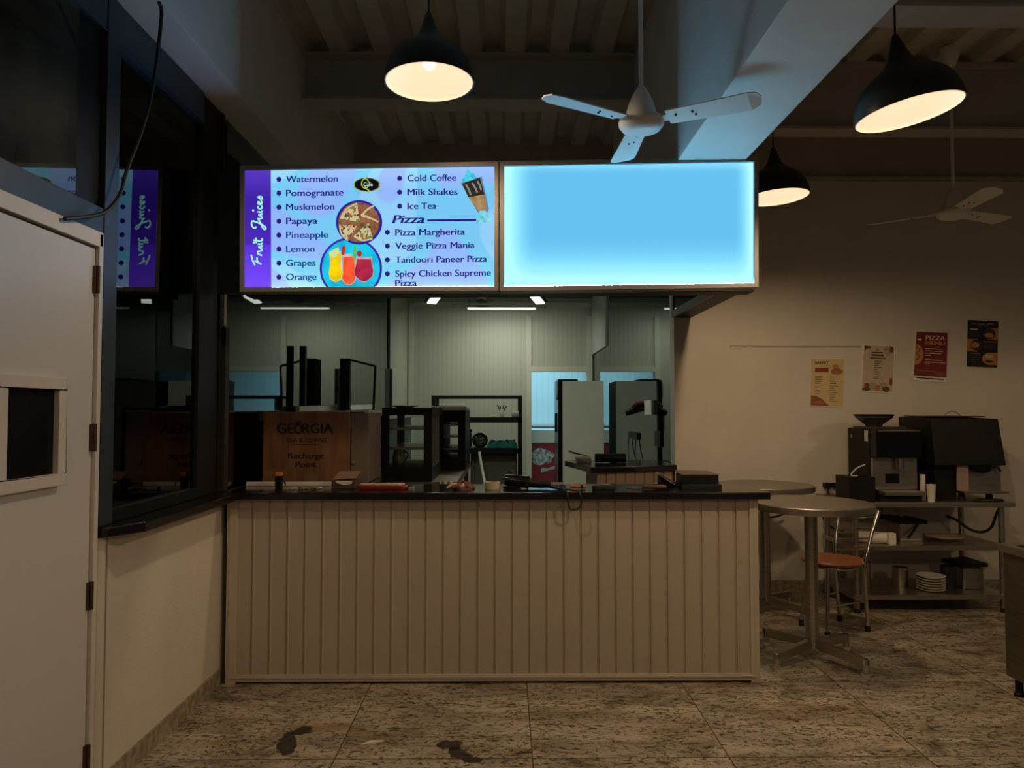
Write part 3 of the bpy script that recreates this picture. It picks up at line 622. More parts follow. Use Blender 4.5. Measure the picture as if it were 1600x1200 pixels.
#PART3
# ------------------------------------------------------------------ kitchen lamps
def striplight(c, L_, label):
    r = thing('strip_light', c, label, 'lamp')
    MB().box((c[0]-L_/2,c[1]-.03,c[2]+.012),(c[0]+L_/2,c[1]+.03,c[2]+.045)).build('housing', ktrim_m, r)
    MB().tube([(c[0]-L_/2+.01,c[1],c[2]),(c[0]+L_/2-.01,c[1],c[2])], .013, 12).build('tube', E('led_tube', (1,1,.88), 1.6), r)
    for s in (-1,1): MB().tube([(c[0]+s*(L_/2-.03),c[1],c[2]+.04),(c[0]+s*(L_/2-.03),c[1],3.30)], .004, 6).build('hanger', black_m, r)
striplight((-.06,10.60,3.00), 1.03, 'long white LED strip glowing near the kitchen rear wall')
for x, lab in ((-.70,'small square ceiling light left of the kitchen fan'),(.31,'small square ceiling light right of the kitchen fan')):
    r = thing('panel_light', (x,7.0,2.58), lab, 'lamp', 'square kitchen lights')
    MB().obox((x,7.0,2.60),(.12,.20,.03),(math.radians(-18),0,math.radians(25 if x < 0 else -25))).build('lamp_body', black_m, r)
    MB().obox((x,7.0,2.578),(.09,.17,.012),(math.radians(-18),0,math.radians(25 if x < 0 else -25))).build('diffuser', E('led_panel', (1,1,.9), 2.2), r)
    MB().tube([(x,7.0,2.61),(x,7.0,3.30)], .012, 8).build('stem', black_m, r)
# ------------------------------------------------------------------ things deep in the kitchen
def px_box(mb, x0, x1, yt, yb, Yf, Yb):
    a = at(x0,yb,Yf); b = at(x1,yt,Yf); return mb.box((a.x,Yf,a.z),(b.x,Yb,b.z))
# tall fridge
fr = thing('fridge', (1.03,9.95,0), 'tall fridge with pale side panel standing before the rear doorway', 'fridge')
MB().box((0.765,9.65,.06),(1.325,10.30,1.885)).build('side_panel', M('pale_fridge_side',(.74,.75,.62),.5,var=.03), fr, bevel=.01)
MB().box((0.705,9.63,.05),(0.76,10.32,1.90)).build('door', blackgloss_m, fr, bevel=.008)
MB().box((.665,9.68,1.2),(.70,9.72,1.45)).build('handle', black_m, fr)
MB().lathe([(.0,-.01),(.13,-.01),(.13,.01),(.0,.01)], (.698,9.77,1.76), 24, Matrix.Rotation(math.radians(90),3,'Y')).build('round_badge', M('blue_white_badge',(.25,.42,.62),.4), fr)
MB().box((.72,9.70,1.888),(.98,10.2,1.915)).build('top_vent', black_m, fr)
MB().box((.78,9.67,0),(1.31,10.27,.06)).build('plinth', black_m, fr)
# red chest freezer in the store and shelf
fz = thing('chest_freezer', (.66,12.5,0), 'red chest freezer with white lid and picture, inside the store', 'freezer')
MB().box((.17,12.27,0),(1.33,12.88,.05)).build('plinth', black_m, fz); MB().box((.15,12.25,.05),(1.35,12.9,.92)).build('body', M('red_freezer_wrap',(.30,.025,.03),.4), fz, bevel=.01)
MB().box((.13,12.22,.93),(1.37,12.92,1.16)).build('lid', white_m, fz, bevel=.02)
for cx, cz, rx, rz in ((.60,.67,.17,.13),(.66,.55,.10,.08),(.48,.6,.07,.07)): pass
MB().slab([(.62+.2*math.cos(a)*(1+.12*math.sin(5*a)),12.245,.70+.14*math.sin(a)*(1+.1*math.cos(3*a))) for a in [i*math.pi/12 for i in range(24)]], (0,-.004,0)).build('printed_picture', M('spotted_print',(.42,.42,.42),.5,var=.9,scale=22), fz)
MB().slab([(.60,12.245,.43),(.86,12.245,.50),(.87,12.245,.56),(.72,12.245,.50),(.61,12.245,.51)], (0,-.004,0)).build('printed_swoosh', M('print_light',(.5,.5,.5),.5), fz)
sh_ = thing('store_shelf', (1.2,14.45,0), 'pale wall shelf at the rear of the blue lit store', 'shelf')
MB().box((-.8,14.2,1.18),(2.6,14.59,1.22)).build('board', white_m, sh_)
for x in (-.7,.9,2.5): MB().box((x-.02,14.3,0),(x+.02,14.34,1.18)).build('leg', white_m, sh_)
# black shelving rack
RY = 7.6; rk = thing('shelving_rack', (at(745,650,RY).x,RY+.2,0), 'black metal shelving rack with top rail against the ribbed wall', 'rack')
def RP(px,py,Y=RY): return at(px,py,Y)
xl, xr = RP(674,650).x, RP(816,650).x; zt = RP(700,652).z; z2 = RP(760,700).z; ztop = RP(700,618).z
for x in (xl+.02, xr-.02):
    for y in (RY+.02, RY+.43): MB().box((x-.02,y-.02,0),(x+.02,y+.02,ztop if y > RY+.1 or True else zt)).build('post', black_m, rk)
MB().box((xl,RY,zt-.055),(xr,RY+.45,zt-.001)).build('shelf', black_m, rk); MB().box((xl,RY,z2-.06),(xr,RY+.45,z2-.001)).build('shelf', black_m, rk)
MB().box((xl,RY,.25),(xr,RY+.45,.29)).build('shelf', black_m, rk)
for y in (RY+.02, RY+.43): MB().bar((xl+.02,y,ztop-.015),(xr-.02,y,ztop-.015), .03).build('top_rail', black_m, rk)
cab = thing('base_cabinet', (RP(772,750).x,RY+.2,0.29), 'plain grey cabinet under the black shelving rack', 'cabinet')
a, b = RP(735,708), RP(808,708); MB().box((a.x,RY+.05,.291),(b.x,RY+.42,z2-.065)).build('body', M('dark_grey_cabinet',(.10,.095,.08),.5), cab); MB().box((a.x+.01,RY+.035,.31),(b.x-.01,RY+.05,z2-.08)).build('door', M('grey_cabinet_door',(.13,.12,.10),.5), cab, bevel=.004)
def single(mb, name, mat, label, cat, group=None, bevel=0, smooth=True): return tag(mb.build(name, mat, None, bevel, smooth), label, cat, group)
c = RP(784,648,RY+.2); cup = thing('tool_cup', (c.x,c.y,zt), 'white cup holding dark kitchen tools on top of the rack', 'cup')
MB().lathe([(.02,0),(.025,.09),(.022,.09),(.018,.004),(0,.004)], (c.x,c.y,zt), 18).build('cup', white_m, cup, smooth=True)
for dx, dz in ((-.05,.13),(-.02,.12),(.025,.135),(.055,.12)):
    MB().tube([(c.x+dx*.15,c.y,zt+.03),(c.x+dx*.6,c.y,zt+dz*.75),(c.x+dx,c.y,zt+dz)], .006, 8).build('tool', black_m, cup)
c = RP(808,648,RY+.22); bk = MB().box((c.x-.06,c.y-.05,zt),(c.x+.05,c.y+.05,zt+.06)); single(bk, 'small_basket', M('pale_wire_basket',(.45,.46,.40),.5), 'small pale basket at the right end of the rack top', 'basket', bevel=.012)
c = RP(750,694,RY+.17); single(MB().lathe([(.0,0),(.04,0),(.075,.03),(.09,.08),(.075,.13),(.03,.155),(.0,.158)], (c.x,c.y,z2), 28), 'steel_pot', chrome_m, 'shiny round steel pot on the middle rack shelf', 'pot')
c = RP(731,694,RY+.30); jar = thing('storage_jar', (c.x,c.y,z2), 'clear jar with dark lid on the middle rack shelf', 'jar')
MB().lathe([(0,0),(.042,0),(.045,.02),(.045,.14),(.035,.16),(0,.16)], (c.x,c.y,z2), 20).build('body', M('cloudy_jar',(.30,.31,.27),.3), jar, smooth=True); MB().lathe([(0,.16),(.046,.16),(.046,.19),(0,.19)], (c.x,c.y,z2), 20).build('lid', black_m, jar)
a, b = RP(761,690), RP(808,690); mb = MB(); n = 14; vs = []; fs = []
for i in range(n+1):
    for j in range(6):
        x = a.x+(b.x-a.x)*i/n; y = RY+.06+.3*j/5; vs.append((x,y,z2+max(.006,.045+.025*math.sin(i*1.7+j)+.02*random.random()-(.045 if i in (0,n) else 0))))
for i in range(n):
    for j in range(5): fs.append((i*6+j,i*6+j+1,(i+1)*6+j+1,(i+1)*6+j))
k = len(vs); vs += [(v[0],v[1],z2) for v in vs]; fs += [tuple(q+k for q in f[::-1]) for f in fs]
ring = [i*6 for i in range(n+1)]+[n*6+j for j in range(1,6)]+[i*6+5 for i in range(n-1,-1,-1)]+[j for j in range(4,0,-1)]
for p_, q_ in zip(ring, ring[1:]+ring[:1]): fs.append((p_,q_,q_+k,p_+k))
mb.add(vs, fs); single(mb, 'folded_cloth', M('teal_cloth',(.015,.22,.16),.8,var=.4,scale=14), 'rumpled teal cloth on the middle rack shelf', 'cloth')
# steel work table behind the counter, display case and oven on it
wt = thing('work_table', (-.66,6.0,0), 'low steel work table behind the counter, under the display case', 'table')
zw = .995
MB().box((-.93,5.03,zw-.05),(-.34,7.0,zw)).build('tabletop', steeltop_m, wt)
for x in (-.89,-.38):
    for y in (5.08,6.95): MB().box((x-.02,y-.02,0),(x+.02,y+.02,zw-.05)).build('leg', steel_m, wt)
dcx0, dcx1, dcy0, dcy1 = at(597,700,5.06).x, at(668,700,4.75).x, 5.04, 5.85
dct = at(640,637,5.05).z
dc = thing('display_case', ((dcx0+dcx1)/2,5.2,zw), 'black framed glass display case on the table beside the brown machine', 'display case')
mb = MB(); fwk = .05
MB().box((dcx0,dcy0,zw+.001),(dcx1,dcy1,zw+.10)).build('base', black_m, dc)
MB().box((dcx0,dcy0,dct-.055),(dcx1,dcy1,dct)).build('roof', black_m, dc)
for x in (dcx0+.02, dcx1-.03):
    for y in (dcy0+.02, dcy1-.02): MB().box((x-.028,y-.02,zw+.10),(x+.028,y+.02,dct-.055)).build('corner_post', black_m, dc)
for z in (zw+.22, zw+.36): MB().box((dcx0+.03,dcy0+.06,z),(dcx1-.03,dcy1-.05,z+.018)).build('shelf', steel_m, dc)
MB().box((dcx0+.04,dcy0+.012,zw+.10),(dcx1-.05,dcy0+.018,dct-.055)).build('front_pane', clear_m, dc)
MB().box((dcx1-.02,dcy0+.05,zw+.10),(dcx1-.012,dcy1-.04,dct-.055)).build('side_pane', clear_m, dc)
for y in (5.2,5.4,5.6): MB().box((dcx1-.012,y,zw+.10),(dcx1-.004,y+.03,dct-.055)).build('door_rail', steel_m, dc)
c = at(632,635,5.4); pl = MB().lathe([(0,0),(.05,0),(.11,.014),(.11,.018),(.05,.006),(0,.006)], (at(632,640,5.4).x,5.4,dct), 28); single(pl, 'shallow_dish', white_m, 'shallow white dish on top of the display case', 'dish')
c = at(620,695,5.2)
jg = thing('steel_jug', (c.x,5.3,zw+.101), 'steel jug inside the glass display case', 'jug'); MB().lathe([(0,0),(.04,0),(.05,.05),(.035,.10),(.04,.115),(0,.115)], (c.x,5.3,zw+.101), 20).build('body', steel_m, jg, smooth=True)
MB().tube([(c.x+.04,5.3,zw+.2),(c.x+.075,5.3,zw+.18),(c.x+.045,5.3,zw+.13)], .006, 8, 1).build('handle', steel_m, jg)
# oven
OY = 6.0; a, b = at(688,715,OY), at(727,641,OY)
ov = thing('deck_oven', ((a.x+b.x)/2,OY+.25,zw), 'tall black oven with open shelves behind the display case', 'oven')
zo0, zo1 = zw+.001, at(700,641,OY).z
MB().box((a.x,OY,zo0),(b.x,OY+.8,zw+.10)).build('base', black_m, ov); MB().box((a.x,OY,zo1-.10),(b.x,OY+.8,zo1)).build('roof', black_m, ov)
MB().box((b.x-.06,OY,zw+.10),(b.x,OY+.8,zo1-.1)).build('side_wall', black_m, ov); MB().box((a.x,OY+.05,zw+.10),(a.x+.02,OY+.8,zo1-.1)).build('side_wall', black_m, ov)
for k in range(3): MB().box((a.x+.02,OY+.03,zw+.17+k*.10),(b.x-.06,OY+.75,zw+.18+k*.10)).build('rack', steel_m, ov)
c0 = at(674,633,OY); c1 = at(729,633,OY); single(MB().box((c0.x,OY-.02,zo1+.001),(c1.x,OY+.5,zo1+.035)), 'covered_tray', paper_m, 'white covered tray lying on top of the black oven', 'tray', bevel=.015)
mb = MB(); a1, b1 = at(703,734,OY-.1), at(722,757,OY-.1); zz0, zz1 = .86, zw-.02
n = 12; pts = [(a1.x+(b1.x-a1.x)*i/n, 5.012+.012*math.sin(i*1.3), 0) for i in range(n+1)]
single(MB().slab([(x,y,0) for x,y,_ in pts]+[(x,y+.008,0) for x,y,_ in pts[::-1]], (0,0,1)) if False else MB().prism([(x,y) for x,y,_ in pts]+[(x,y+.008) for x,y,_ in pts[::-1]], .86, 1.0), 'hand_towel', M('cream_towel',(.62,.60,.45),.85), 'cream towel hanging over the front edge of the steel work table', 'towel')
cw = [at(749,708,7.4), at(751,725,7.0), at(756,745,6.2), at(760,765,5.2)]
cw = [(at(749,706,7.58).x,7.58,at(749,706,7.58).z-.0),(at(751,722,7.55).x,7.55,at(751,722,7.55).z),(at(755,742,7.5).x,7.5,at(755,742,7.5).z),(at(759,762,7.4).x,7.4,at(759,762,7.4).z),(at(759,780,7.3).x,7.3,.3),(-.05,7.25,.012)]
single(MB().tube(cw, .016, 10, 2), 'hose', M('cream_hose',(.58,.56,.42),.5), 'cream hose hanging below the black shelving rack', 'hose')
# long refrigerated counter along the left glass with black uprights
lc = thing('cold_counter', (-1.2,7.2,0), 'long grey topped cold counter with black uprights along the left glass', 'counter')
zl = 1.49
MB().box((-1.53,5.3,zl-.075),(-1.03,8.3,zl)).build('top', M('dull_zinc_top',(.36,.37,.32),.4,var=.15), lc, bevel=.008)
MB().box((-1.52,5.35,.10),(-1.08,8.25,zl-.076)).build('body', M('dark_cold_counter',(.04,.05,.055),.45), lc)
for x, Y, yt in ((474,5.46,541),):
    t = at(x,yt,Y); MB().box((t.x-.022,Y-.02,zl),(t.x+.022,Y+.02,t.z)).build('upright', black_m, lc)
t = at(380,620,5.75); MB().bar((t.x-.0,6.9,1.56),(at(540,620,7.9).x,7.9,1.56),.03).build('rail', black_m, lc)
for yy in (6.95,7.85): MB().box((at(540,620,7.9).x-.28 if yy<7 else at(540,620,7.9).x-.02,yy-.012,zl),(at(540,620,7.9).x-.255 if yy<7 else at(540,620,7.9).x+.005,yy+.012,1.56)).build('rail_post', black_m, lc)
# glass hood box standing on it
gb = thing('glass_hood', (at(560,600,6.4).x,6.5,zl), 'black edged glass hood standing on the long cold counter', 'display case')
p0, p1, p2, p3 = at(531,560,6.4), at(545,560,6.4), at(586,572,6.4), at(586,640,6.4)
x0, x1, x2 = p0.x, p1.x, p2.x
MB().box((x0,6.4,zl+.001),(x0+.035,6.62,p0.z)).build('black_side', black_m, gb); MB().box((x0+.04,6.4,zl+.001),(x1+.01,6.45,p1.z)).build('black_side', black_m, gb)
MB().bar((x1,6.42,p1.z-.01),(x2,6.42,p2.z),.018).build('edge_bar', black_m, gb); MB().bar((x2,6.42,p2.z),(x2-.015,6.42,zl+.001),.02).build('edge_bar', black_m, gb)
MB().slab([(x1,6.43,zl+.05),(x2-.015,6.43,zl+.05),(x2,6.43,p2.z-.01),(x1,6.43,p1.z-.02)], (0,.006,0)).build('pane', clear_m, gb)
for x, yt in ((604,576),(611,576)):
    t = at(x,yt,7.9); MB().box((t.x-.02,7.88,zl-.6),(t.x+.02,7.92,t.z)).build('upright', black_m, lc) if False else None
t = at(608,576,8.0); up = thing('leaning_board', (t.x,8.1,zl), 'narrow dark board leaning at the rear end of the cold counter', 'board'); MB().box((t.x-.05,8.02,zl+.001),(t.x-.005,8.05,t.z)).build('board', M('dark_grey_board',(.05,.05,.045),.5), up); MB().box((t.x+.0,8.02,zl+.001),(t.x+.03,8.05,t.z)).build('edge', black_m, up)
# brown coffee machine with lettering
gx0, gx1, gx2 = at(411,700,4.46).x, at(547,700,4.46).x, at(595,700,4.9).x; gz = at(480,644,4.46).z
t0, t1 = at(352,640,4.95), at(476,633,5.6)
MB().bar((-1.535,5.31,t0.z+.0),(-1.50,8.2,1.535), .03, .05).build('edge_bar', M('zinc_edge',(.40,.41,.36),.4), lc)
gm = thing('vending_machine', ((gx0+gx2)/2,4.6,ZT), 'brown wood print drinks machine with dark lettering at the rear left of the counter', 'machine')
MB().box((gx0,4.455,ZT+.0005),(gx1,4.90,gz)).build('wood_front', wood('brown_wood_print',(.14,.062,.033),(.25,.115,.062),2.2,(9,1,1.2)), gm, bevel=.006)
MB().box((gx1+.004,4.465,ZT+.0005),(gx2,4.90,gz-.004)).build('grey_side', M('taupe_machine_side',(.16,.125,.105),.5), gm, bevel=.006)
MB().box((gx1-.03,4.46,gz+.0005),(gx2,4.9,gz+.012)).build('top_edge', M('pale_edge',(.42,.42,.40),.5), gm)
MB().lathe([(0,0),(.012,0),(.012,.012),(0,.012)], (at(553,722,4.46).x,4.465,at(553,722,4.46).z), 14, Matrix.Rotation(math.radians(90),3,'X')).build('lock', chrome_m, gm)
gl_m = M('black_lettering',(.008,.007,.006),.6)
def glet(s, x0, x1, base, cap, bold=.02, name='lettering'):
    a, b = at(x0,base,4.4535), at(x1,base,4.4535); mb = MB(); put_text(mb, s, a, Vector((1,0,0)), Vector((0,0,1)), b.x-a.x, cap*(b.x-a.x)/(x1-x0), bold); return mb.build(name, gl_m, gm)
glet('GE', 433, 459, 677, 16, .035); glet('RGIA', 472.5, 520, 677, 16, .035)
mb = MB()
o = at(466,670,4.4535); mb.lathe([(.0275,-.001),(.0275,.001),(.0165,.001),(.0165,-.001)], o, 28, Matrix.Rotation(math.radians(90),3,'X'), closed=True, sy=1.15); mb.build('lettering', gl_m, gm)
q = [at(x,y,4.4535) for x,y in ((460,656),(464,659),(470,659),(473,655),(470,662),(464,663))]; MB().slab(q,(0,-.001,0)).build('leaf_mark', gl_m, gm)
glet('TEA & COFFEE', 447, 511, 691, 6.6, .012); glet('Recharge', 450.5, 505.5, 716.5, 9.5, .025); glet('Point', 462, 494, 730, 9.5, .025)
a = at(455,694.5,4.4535); b = at(500,694.5,4.4535); MB().box((a.x,4.4525,a.z-.001),(b.x,4.4545,a.z+.001)).build('rule', gl_m, gm)
def cupmark(cx, cy, s):
    q = [at(cx+s*x,cy+s*y,4.4535) for x,y in ((-14,0),(-11,9),(-4,13),(5,13),(12,9),(15,0),(8,-4),(-6,-4))]; return MB().slab(q,(0,-.001,0)).build('printed_cup', M('print_tan',(.20,.10,.055),.6), gm)
cupmark(428,738,1.2); cupmark(485,744,.8)
single(MB().lathe([(0,0),(.011,0),(.012,.06),(.005,.075),(.004,.095),(0,.096)], (T(385,752).x,T(385,752).y,ZT), 14), 'dropper_bottle', M('white_bottle',(.40,.38,.35),.5), 'small white dropper bottle behind the white strip', 'bottle')
# ------------------------------------------------------------------ right kitchen counter, sockets
kc = thing('corner_counter', (1.0,6.1,0), 'angled black topped corner counter with striped pink beige front', 'counter')
zk = 1.05
poly = [(.665,5.60),(1.395,5.845),(1.395,6.46),(.56,6.46),(.52,6.32)]
MB().prism(poly, zk-.045, zk).build('top', sill_m, kc, bevel=.005)
base = [(.72,5.66),(1.37,5.878),(1.37,6.42),(.72,6.42)]
d0 = Vector((1.37-.72,5.878-5.66,0)); mb = MB(); pr = []
for i in range(8):
    for f, o in ((0,0),(.80,0),(.84,.012),(.95,.012)):
        t_ = (i+f)/8; pr.append((.72+d0.x*t_-.3*o, 5.66+d0.y*t_+o))
mb.prism(pr+[(1.37,5.878),(1.37,6.42),(.72,6.42)], 0, zk-.0455); mb.build('striped_base', M('pink_beige_cladding',(.46,.33,.25),.5,var=.03), kc)
single(MB().tube([(.76,6.10,zk+.040),(1.02,6.10,zk+.040)], .038, 18), 'dark_roll', black_m, 'black rolled bundle lying on the angled corner counter', 'roll')
single(MB().box((.60,6.02,zk+.001),(.72,6.2,zk+.05)), 'small_tray', steel_m, 'small steel tray at the left tip of the corner counter', 'tray', bevel=.008)
for k, (dx, dz) in enumerate(((-.13,.10),(-.12,.085))):
    single(MB().tube([(.66+dx,6.10+.03*k,zk+dz),(.69,6.10+.03*k,zk+.057)], .004, 6), 'skewer', black_m, ('upper' if k == 0 else 'lower')+' dark skewer poking out left of the small steel tray', 'skewer', 'dark skewers')
bx = onz(1033,716,zk); single(MB().box((bx.x-.03,6.2,zk+.001),(bx.x+.03,6.26,zk+.04)), 'small_box', M('brown_box',(.06,.05,.045),.6), 'small dark box near the right end of the corner counter', 'box', bevel=.003)
def plate_x(px0, px1, yt, yb, X, dpt):
    a = onx(px0,yt,X); b = onx(px1,yb,X); return MB().box((X-dpt,b.y,b.z),(X,a.y,a.z))
sk = thing('wall_socket', (1.40,7.8,1.2), 'black socket with two hanging leads on the right kitchen glass', 'socket')
plate_x(984,998,674,687,1.403,.02).build('plate', black_m, sk, bevel=.003)
for x, m_ in ((983,-.0),(994,.0)):
    a = onx(x,682,1.39); MB().tube([a, a+Vector((-.01,.0,-.10)), a+Vector((-.02,-.05,-.20)), a+Vector((-.03,-.15,-.30))], .006, 8, 2).build('lead', cable_m, sk)
single(plate_x(1025,1034,673,699,1.403,.015), 'switch_plate', black_m, 'tall black switch plate on the right kitchen glass', 'switch', bevel=.003)
cb = onx(1012,637,1.39); cl = thing('clip_holder', cb, 'white bracket holding a dark cloth bundle on the right kitchen glass', 'holder')
a = onx(1022,625,1.403); b = onx(1014,648,1.403); MB().box((1.375,a.y,b.z),(1.403,a.y+.35,a.z)).build('bracket', white_m, cl, bevel=.004)
mb = MB(); c = onx(1000,637,1.34)
for i,(dx,dy,dz,r) in enumerate(((0,0,0,.05),(-.05,.0,-.02,.045),(-.10,.02,-.035,.04),(-.15,.02,-.045,.03),(.04,0,.02,.04))):
    pass
MB().tube([c+Vector((.05,0,.02)),c+Vector((0,0,.0)),c+Vector((-.07,.02,-.03)),c+Vector((-.14,.03,-.055))], .05, 12, 1, r1=.028).build('bundle', black_m, cl, smooth=True)
MB().tube([c+Vector((.03,-.02,.05)),c+Vector((-.04,-.03,.045)),c+Vector((-.09,-.02,.01))], .016, 8, 1).build('strap', M('dark_red_strap',(.14,.03,.03),.6), cl)

# ------------------------------------------------------------------ small things on the service counter
a, b = T(381,760), T(514,757.5); ya = 4.30
single(MB().box((T(381,760).x,4.30,ZT),(T(514,760).x,4.325,ZT+.022)), 'trim_strip', paper_m, 'long white plastic strip lying in front of the brown machine', 'strip', bevel=.002)
c = T(422,766); tm_ = thing('tape_measure', (c.x,c.y+.02,ZT), 'black and orange tape measure standing upright on the white strip end', 'tool')
y0 = 4.20; MB().box((c.x-.018,y0,ZT),(c.x+.018,y0+.04,ZT+.066)).build('body', black_m, tm_, bevel=.006); MB().box((c.x-.016,y0+.002,ZT+.0665),(c.x+.018,y0+.036,ZT+.088)).build('orange_cap', M('orange_plastic',(.75,.22,.02),.4), tm_, bevel=.004)
MB().tube([(c.x+.018,y0+.01,ZT+.05),(c.x+.04,y0,ZT+.035),(c.x+.045,y0+.0,ZT+.012)], .004, 6, 1).build('lanyard', cable_m, tm_)
c = T(457,765); single(MB().box((c.x-.028,c.y-.02,ZT),(c.x+.022,c.y+.03,ZT+.018)), 'clear_bag', M('cloudy_bag',(.40,.37,.32),.3,var=.3,scale=40), 'small cloudy plastic bag before the white strip', 'bag', bevel=.008)
scr = M('galvanised_screws',(.35,.36,.34),.35,metal=.6,var=.5,scale=60); c = T(482,764)
for k in range(11):
    x, y, a = c.x-.05+.012*k+random.uniform(-.004,.004), c.y+random.uniform(-.025,.02), random.uniform(0,3); dx, dy = .013*math.cos(a), .013*math.sin(a)
    z = ZT+.0045
    tag(MB().tube([(x-dx,y-dy,z),(x+dx,y+dy,z)], .0042, 6).build('screw', scr), 'loose metal screw in the little heap before the white strip', 'screw', 'screws scattered before the white strip')
c = T(532,766); bx_ = thing('small_carton', (c.x,4.18,ZT), 'small open carton with raised brown flap left of the red pack', 'carton')
MB().box((c.x-.068,4.14,ZT),(c.x+.062,4.25,ZT+.048)).build('body', M('dark_brown_carton',(.075,.042,.032),.7), bx_, bevel=.003)
MB().slab([(c.x-.066,4.142,ZT+.049),(c.x+.068,4.142,ZT+.060),(c.x+.075,4.26,ZT+.088),(c.x-.05,4.26,ZT+.088)], (0,0,.003)).build('flap', M('kraft_flap',(.26,.17,.11),.8), bx_)
MB().slab([(c.x-.05,4.137,ZT+.045),(c.x+.05,4.137,ZT+.043),(c.x+.045,4.137,ZT+.028),(c.x,4.137,ZT+.020),(c.x-.04,4.137,ZT+.033)], (0,.003,0)).build('paper_tag', paper_m, bx_)
a, b = T(558,766), T(633,768); rp = thing('red_pack', ((a.x+b.x)/2,4.12,ZT), 'long flat red and white pack lying on the counter', 'pack')
MB().prism([(a.x,4.085),(b.x-.03,4.075),(b.x,4.10),(b.x-.005,4.14),(a.x+.01,4.16)], ZT, ZT+.022).build('red_body', M('red_wrapper',(.20,.016,.016),.35), rp, bevel=.008)
MB().prism([(a.x+.005,4.092),(b.x-.05,4.083),(b.x-.02,4.104),(b.x-.02,4.132),(a.x+.015,4.15)], ZT+.0225, ZT+.034).build('white_top', M('white_red_wrapper',(.62,.42,.36),.4,var=.3,scale=25), rp, bevel=.005)
c = T(640,767); single(MB().box((c.x-.012,4.07,ZT),(c.x+.012,4.10,ZT+.012)).box((c.x+.013,4.06,ZT),(c.x+.018,4.10,ZT+.02)), 'cable_clip', M('grey_clip',(.30,.30,.27),.5), 'tiny grey clip right of the red pack', 'clip')
c = T(722,765); gv = thing('work_gloves', (c.x,4.12,ZT), 'crumpled dark red and cream work gloves heap at mid counter', 'gloves')
mb = MB(); n1, n2 = 18, 9; vs = []; fs = []
rr = random.Random(3)
for i in range(n1):
    for j in range(n2):
        u, v = i*2*math.pi/n1, j/(n2-1)*math.pi/2; r_ = math.cos(v)*(1+.16*math.sin(3*u+2*v)+.1*rr.random()); vs.append((c.x+.062*r_*math.cos(u), 4.12+.05*r_*math.sin(u), ZT+.040*math.sin(v)*(1+.2*math.sin(5*u))))
for i in range(n1):
    for j in range(n2-1): fs.append((i*n2+j,((i+1)%n1)*n2+j,((i+1)%n1)*n2+j+1,i*n2+j+1))
fs.append([i*n2 for i in range(n1)][::-1]); mb.add(vs, fs); mb.build('palm', M('dark_red_cloth',(.12,.045,.040),.8,var=.7,scale=22), gv, smooth=True)
for k in range(4):
    x = c.x-.05-.0*k; MB().tube([(c.x-.03+.018*k,4.09+.01*k,ZT+.028),(c.x-.055+.03*k,4.075,ZT+.030-.003*k),(c.x-.085+.035*k,4.065+.006*k,ZT+.012)], .010, 9, 1, r1=.007).build('finger', M('cream_glove_finger_%d'%k,((.45,.32,.24) if k%2 == 0 else (.16,.05,.045)),.8), gv, smooth=True)
c = T(769,767); tr = thing('tape_roll', (c.x,c.y,ZT), 'cream roll of masking tape lying flat beside the gloves', 'tape')
MB().lathe([(.030,0),(.044,0),(.044,.040),(.030,.040)], (c.x,4.13,ZT), 36, closed=True).build('tape', M('cream_tape',(.50,.42,.30),.6,var=.08), tr, smooth=True); MB().lathe([(.0285,.001),(.0298,.001),(.0298,.039),(.0285,.039)], (c.x,4.13,ZT), 36, closed=True).build('core', M('card_core',(.30,.20,.12),.8), tr)
# power tool
a, b = T(790,767), T(850,767); pt = thing('angle_grinder', ((a.x+b.x)/2,4.14,ZT), 'black hand power tool lying on its side in mid counter', 'tool')
yv = 4.14
MB().tube([(a.x-.005,yv,ZT+.050),(a.x+.02,yv,ZT+.048),(a.x+.09,yv,ZT+.042),(a.x+.135,yv,ZT+.036)], .030, 16, 1, r1=.038).build('body', blackgloss_m, pt, smooth=True)
MB().tube([(a.x+.125,yv,ZT+.036),(a.x+.18,yv,ZT+.026),(a.x+.26,yv,ZT+.022)], .030, 14, 1, r1=.016).build('handle', black_m, pt, smooth=True)
MB().lathe([(0,-.002),(.050,0),(.052,.010),(.02,.014),(0,.014)], (a.x+.035,yv-.005,ZT+.003), 28).build('guard', black_m, pt, smooth=True)
# heap of black leads with loop over the edge
c = T(872,768); x0_ = c.x
pth = []
for i in range(30):
    a_ = i*.95; pth.append((x0_+.055*math.cos(a_)*(.6+.4*math.sin(i*.7)), 4.09+.05*math.sin(a_)*(.7+.3*math.cos(i*1.1)), ZT+.007+.016*(.5+.5*math.sin(i*1.9))))
e0, e1, e2 = at(887,776,3.925), at(888,789,3.925), at(897,796.5,3.925)
pth += [(x0_+.03,4.0,ZT+.012),(e0.x-.01,3.955,ZT+.010),(e0.x-.001,3.925,ZT-.002),(e1.x,3.924,e1.z),(at(891,796,3.92).x,3.924,at(891,796,3.92).z),(e2.x+.012,3.924,e2.z),(at(908,792,3.92).x,3.924,at(908,792,3.92).z),(at(908.5,780,3.92).x,3.924,at(908.5,780,3.92).z),(at(905,771,3.92).x,3.93,ZT+.008),(at(895,768,4.0).x,3.98,ZT+.010),(x0_+.02,4.03,ZT+.010)]
single(MB().tube(pth, .0052, 8, 2), 'cable', cable_m, 'tangled black lead with one loop hanging over the counter edge', 'cable')
c = T(870,766); single(MB().tube([(c.x-.05,4.155,ZT+.022),(c.x+.04,4.155,ZT+.022)], .012, 12), 'cable_plug', M('grey_plug',(.18,.18,.17),.4), 'grey plug lying in the tangled black lead', 'plug')
c = T(908,768); sd = thing('screwdriver', (c.x,4.12,ZT), 'stubby orange handled screwdriver right of the tangled lead', 'tool')
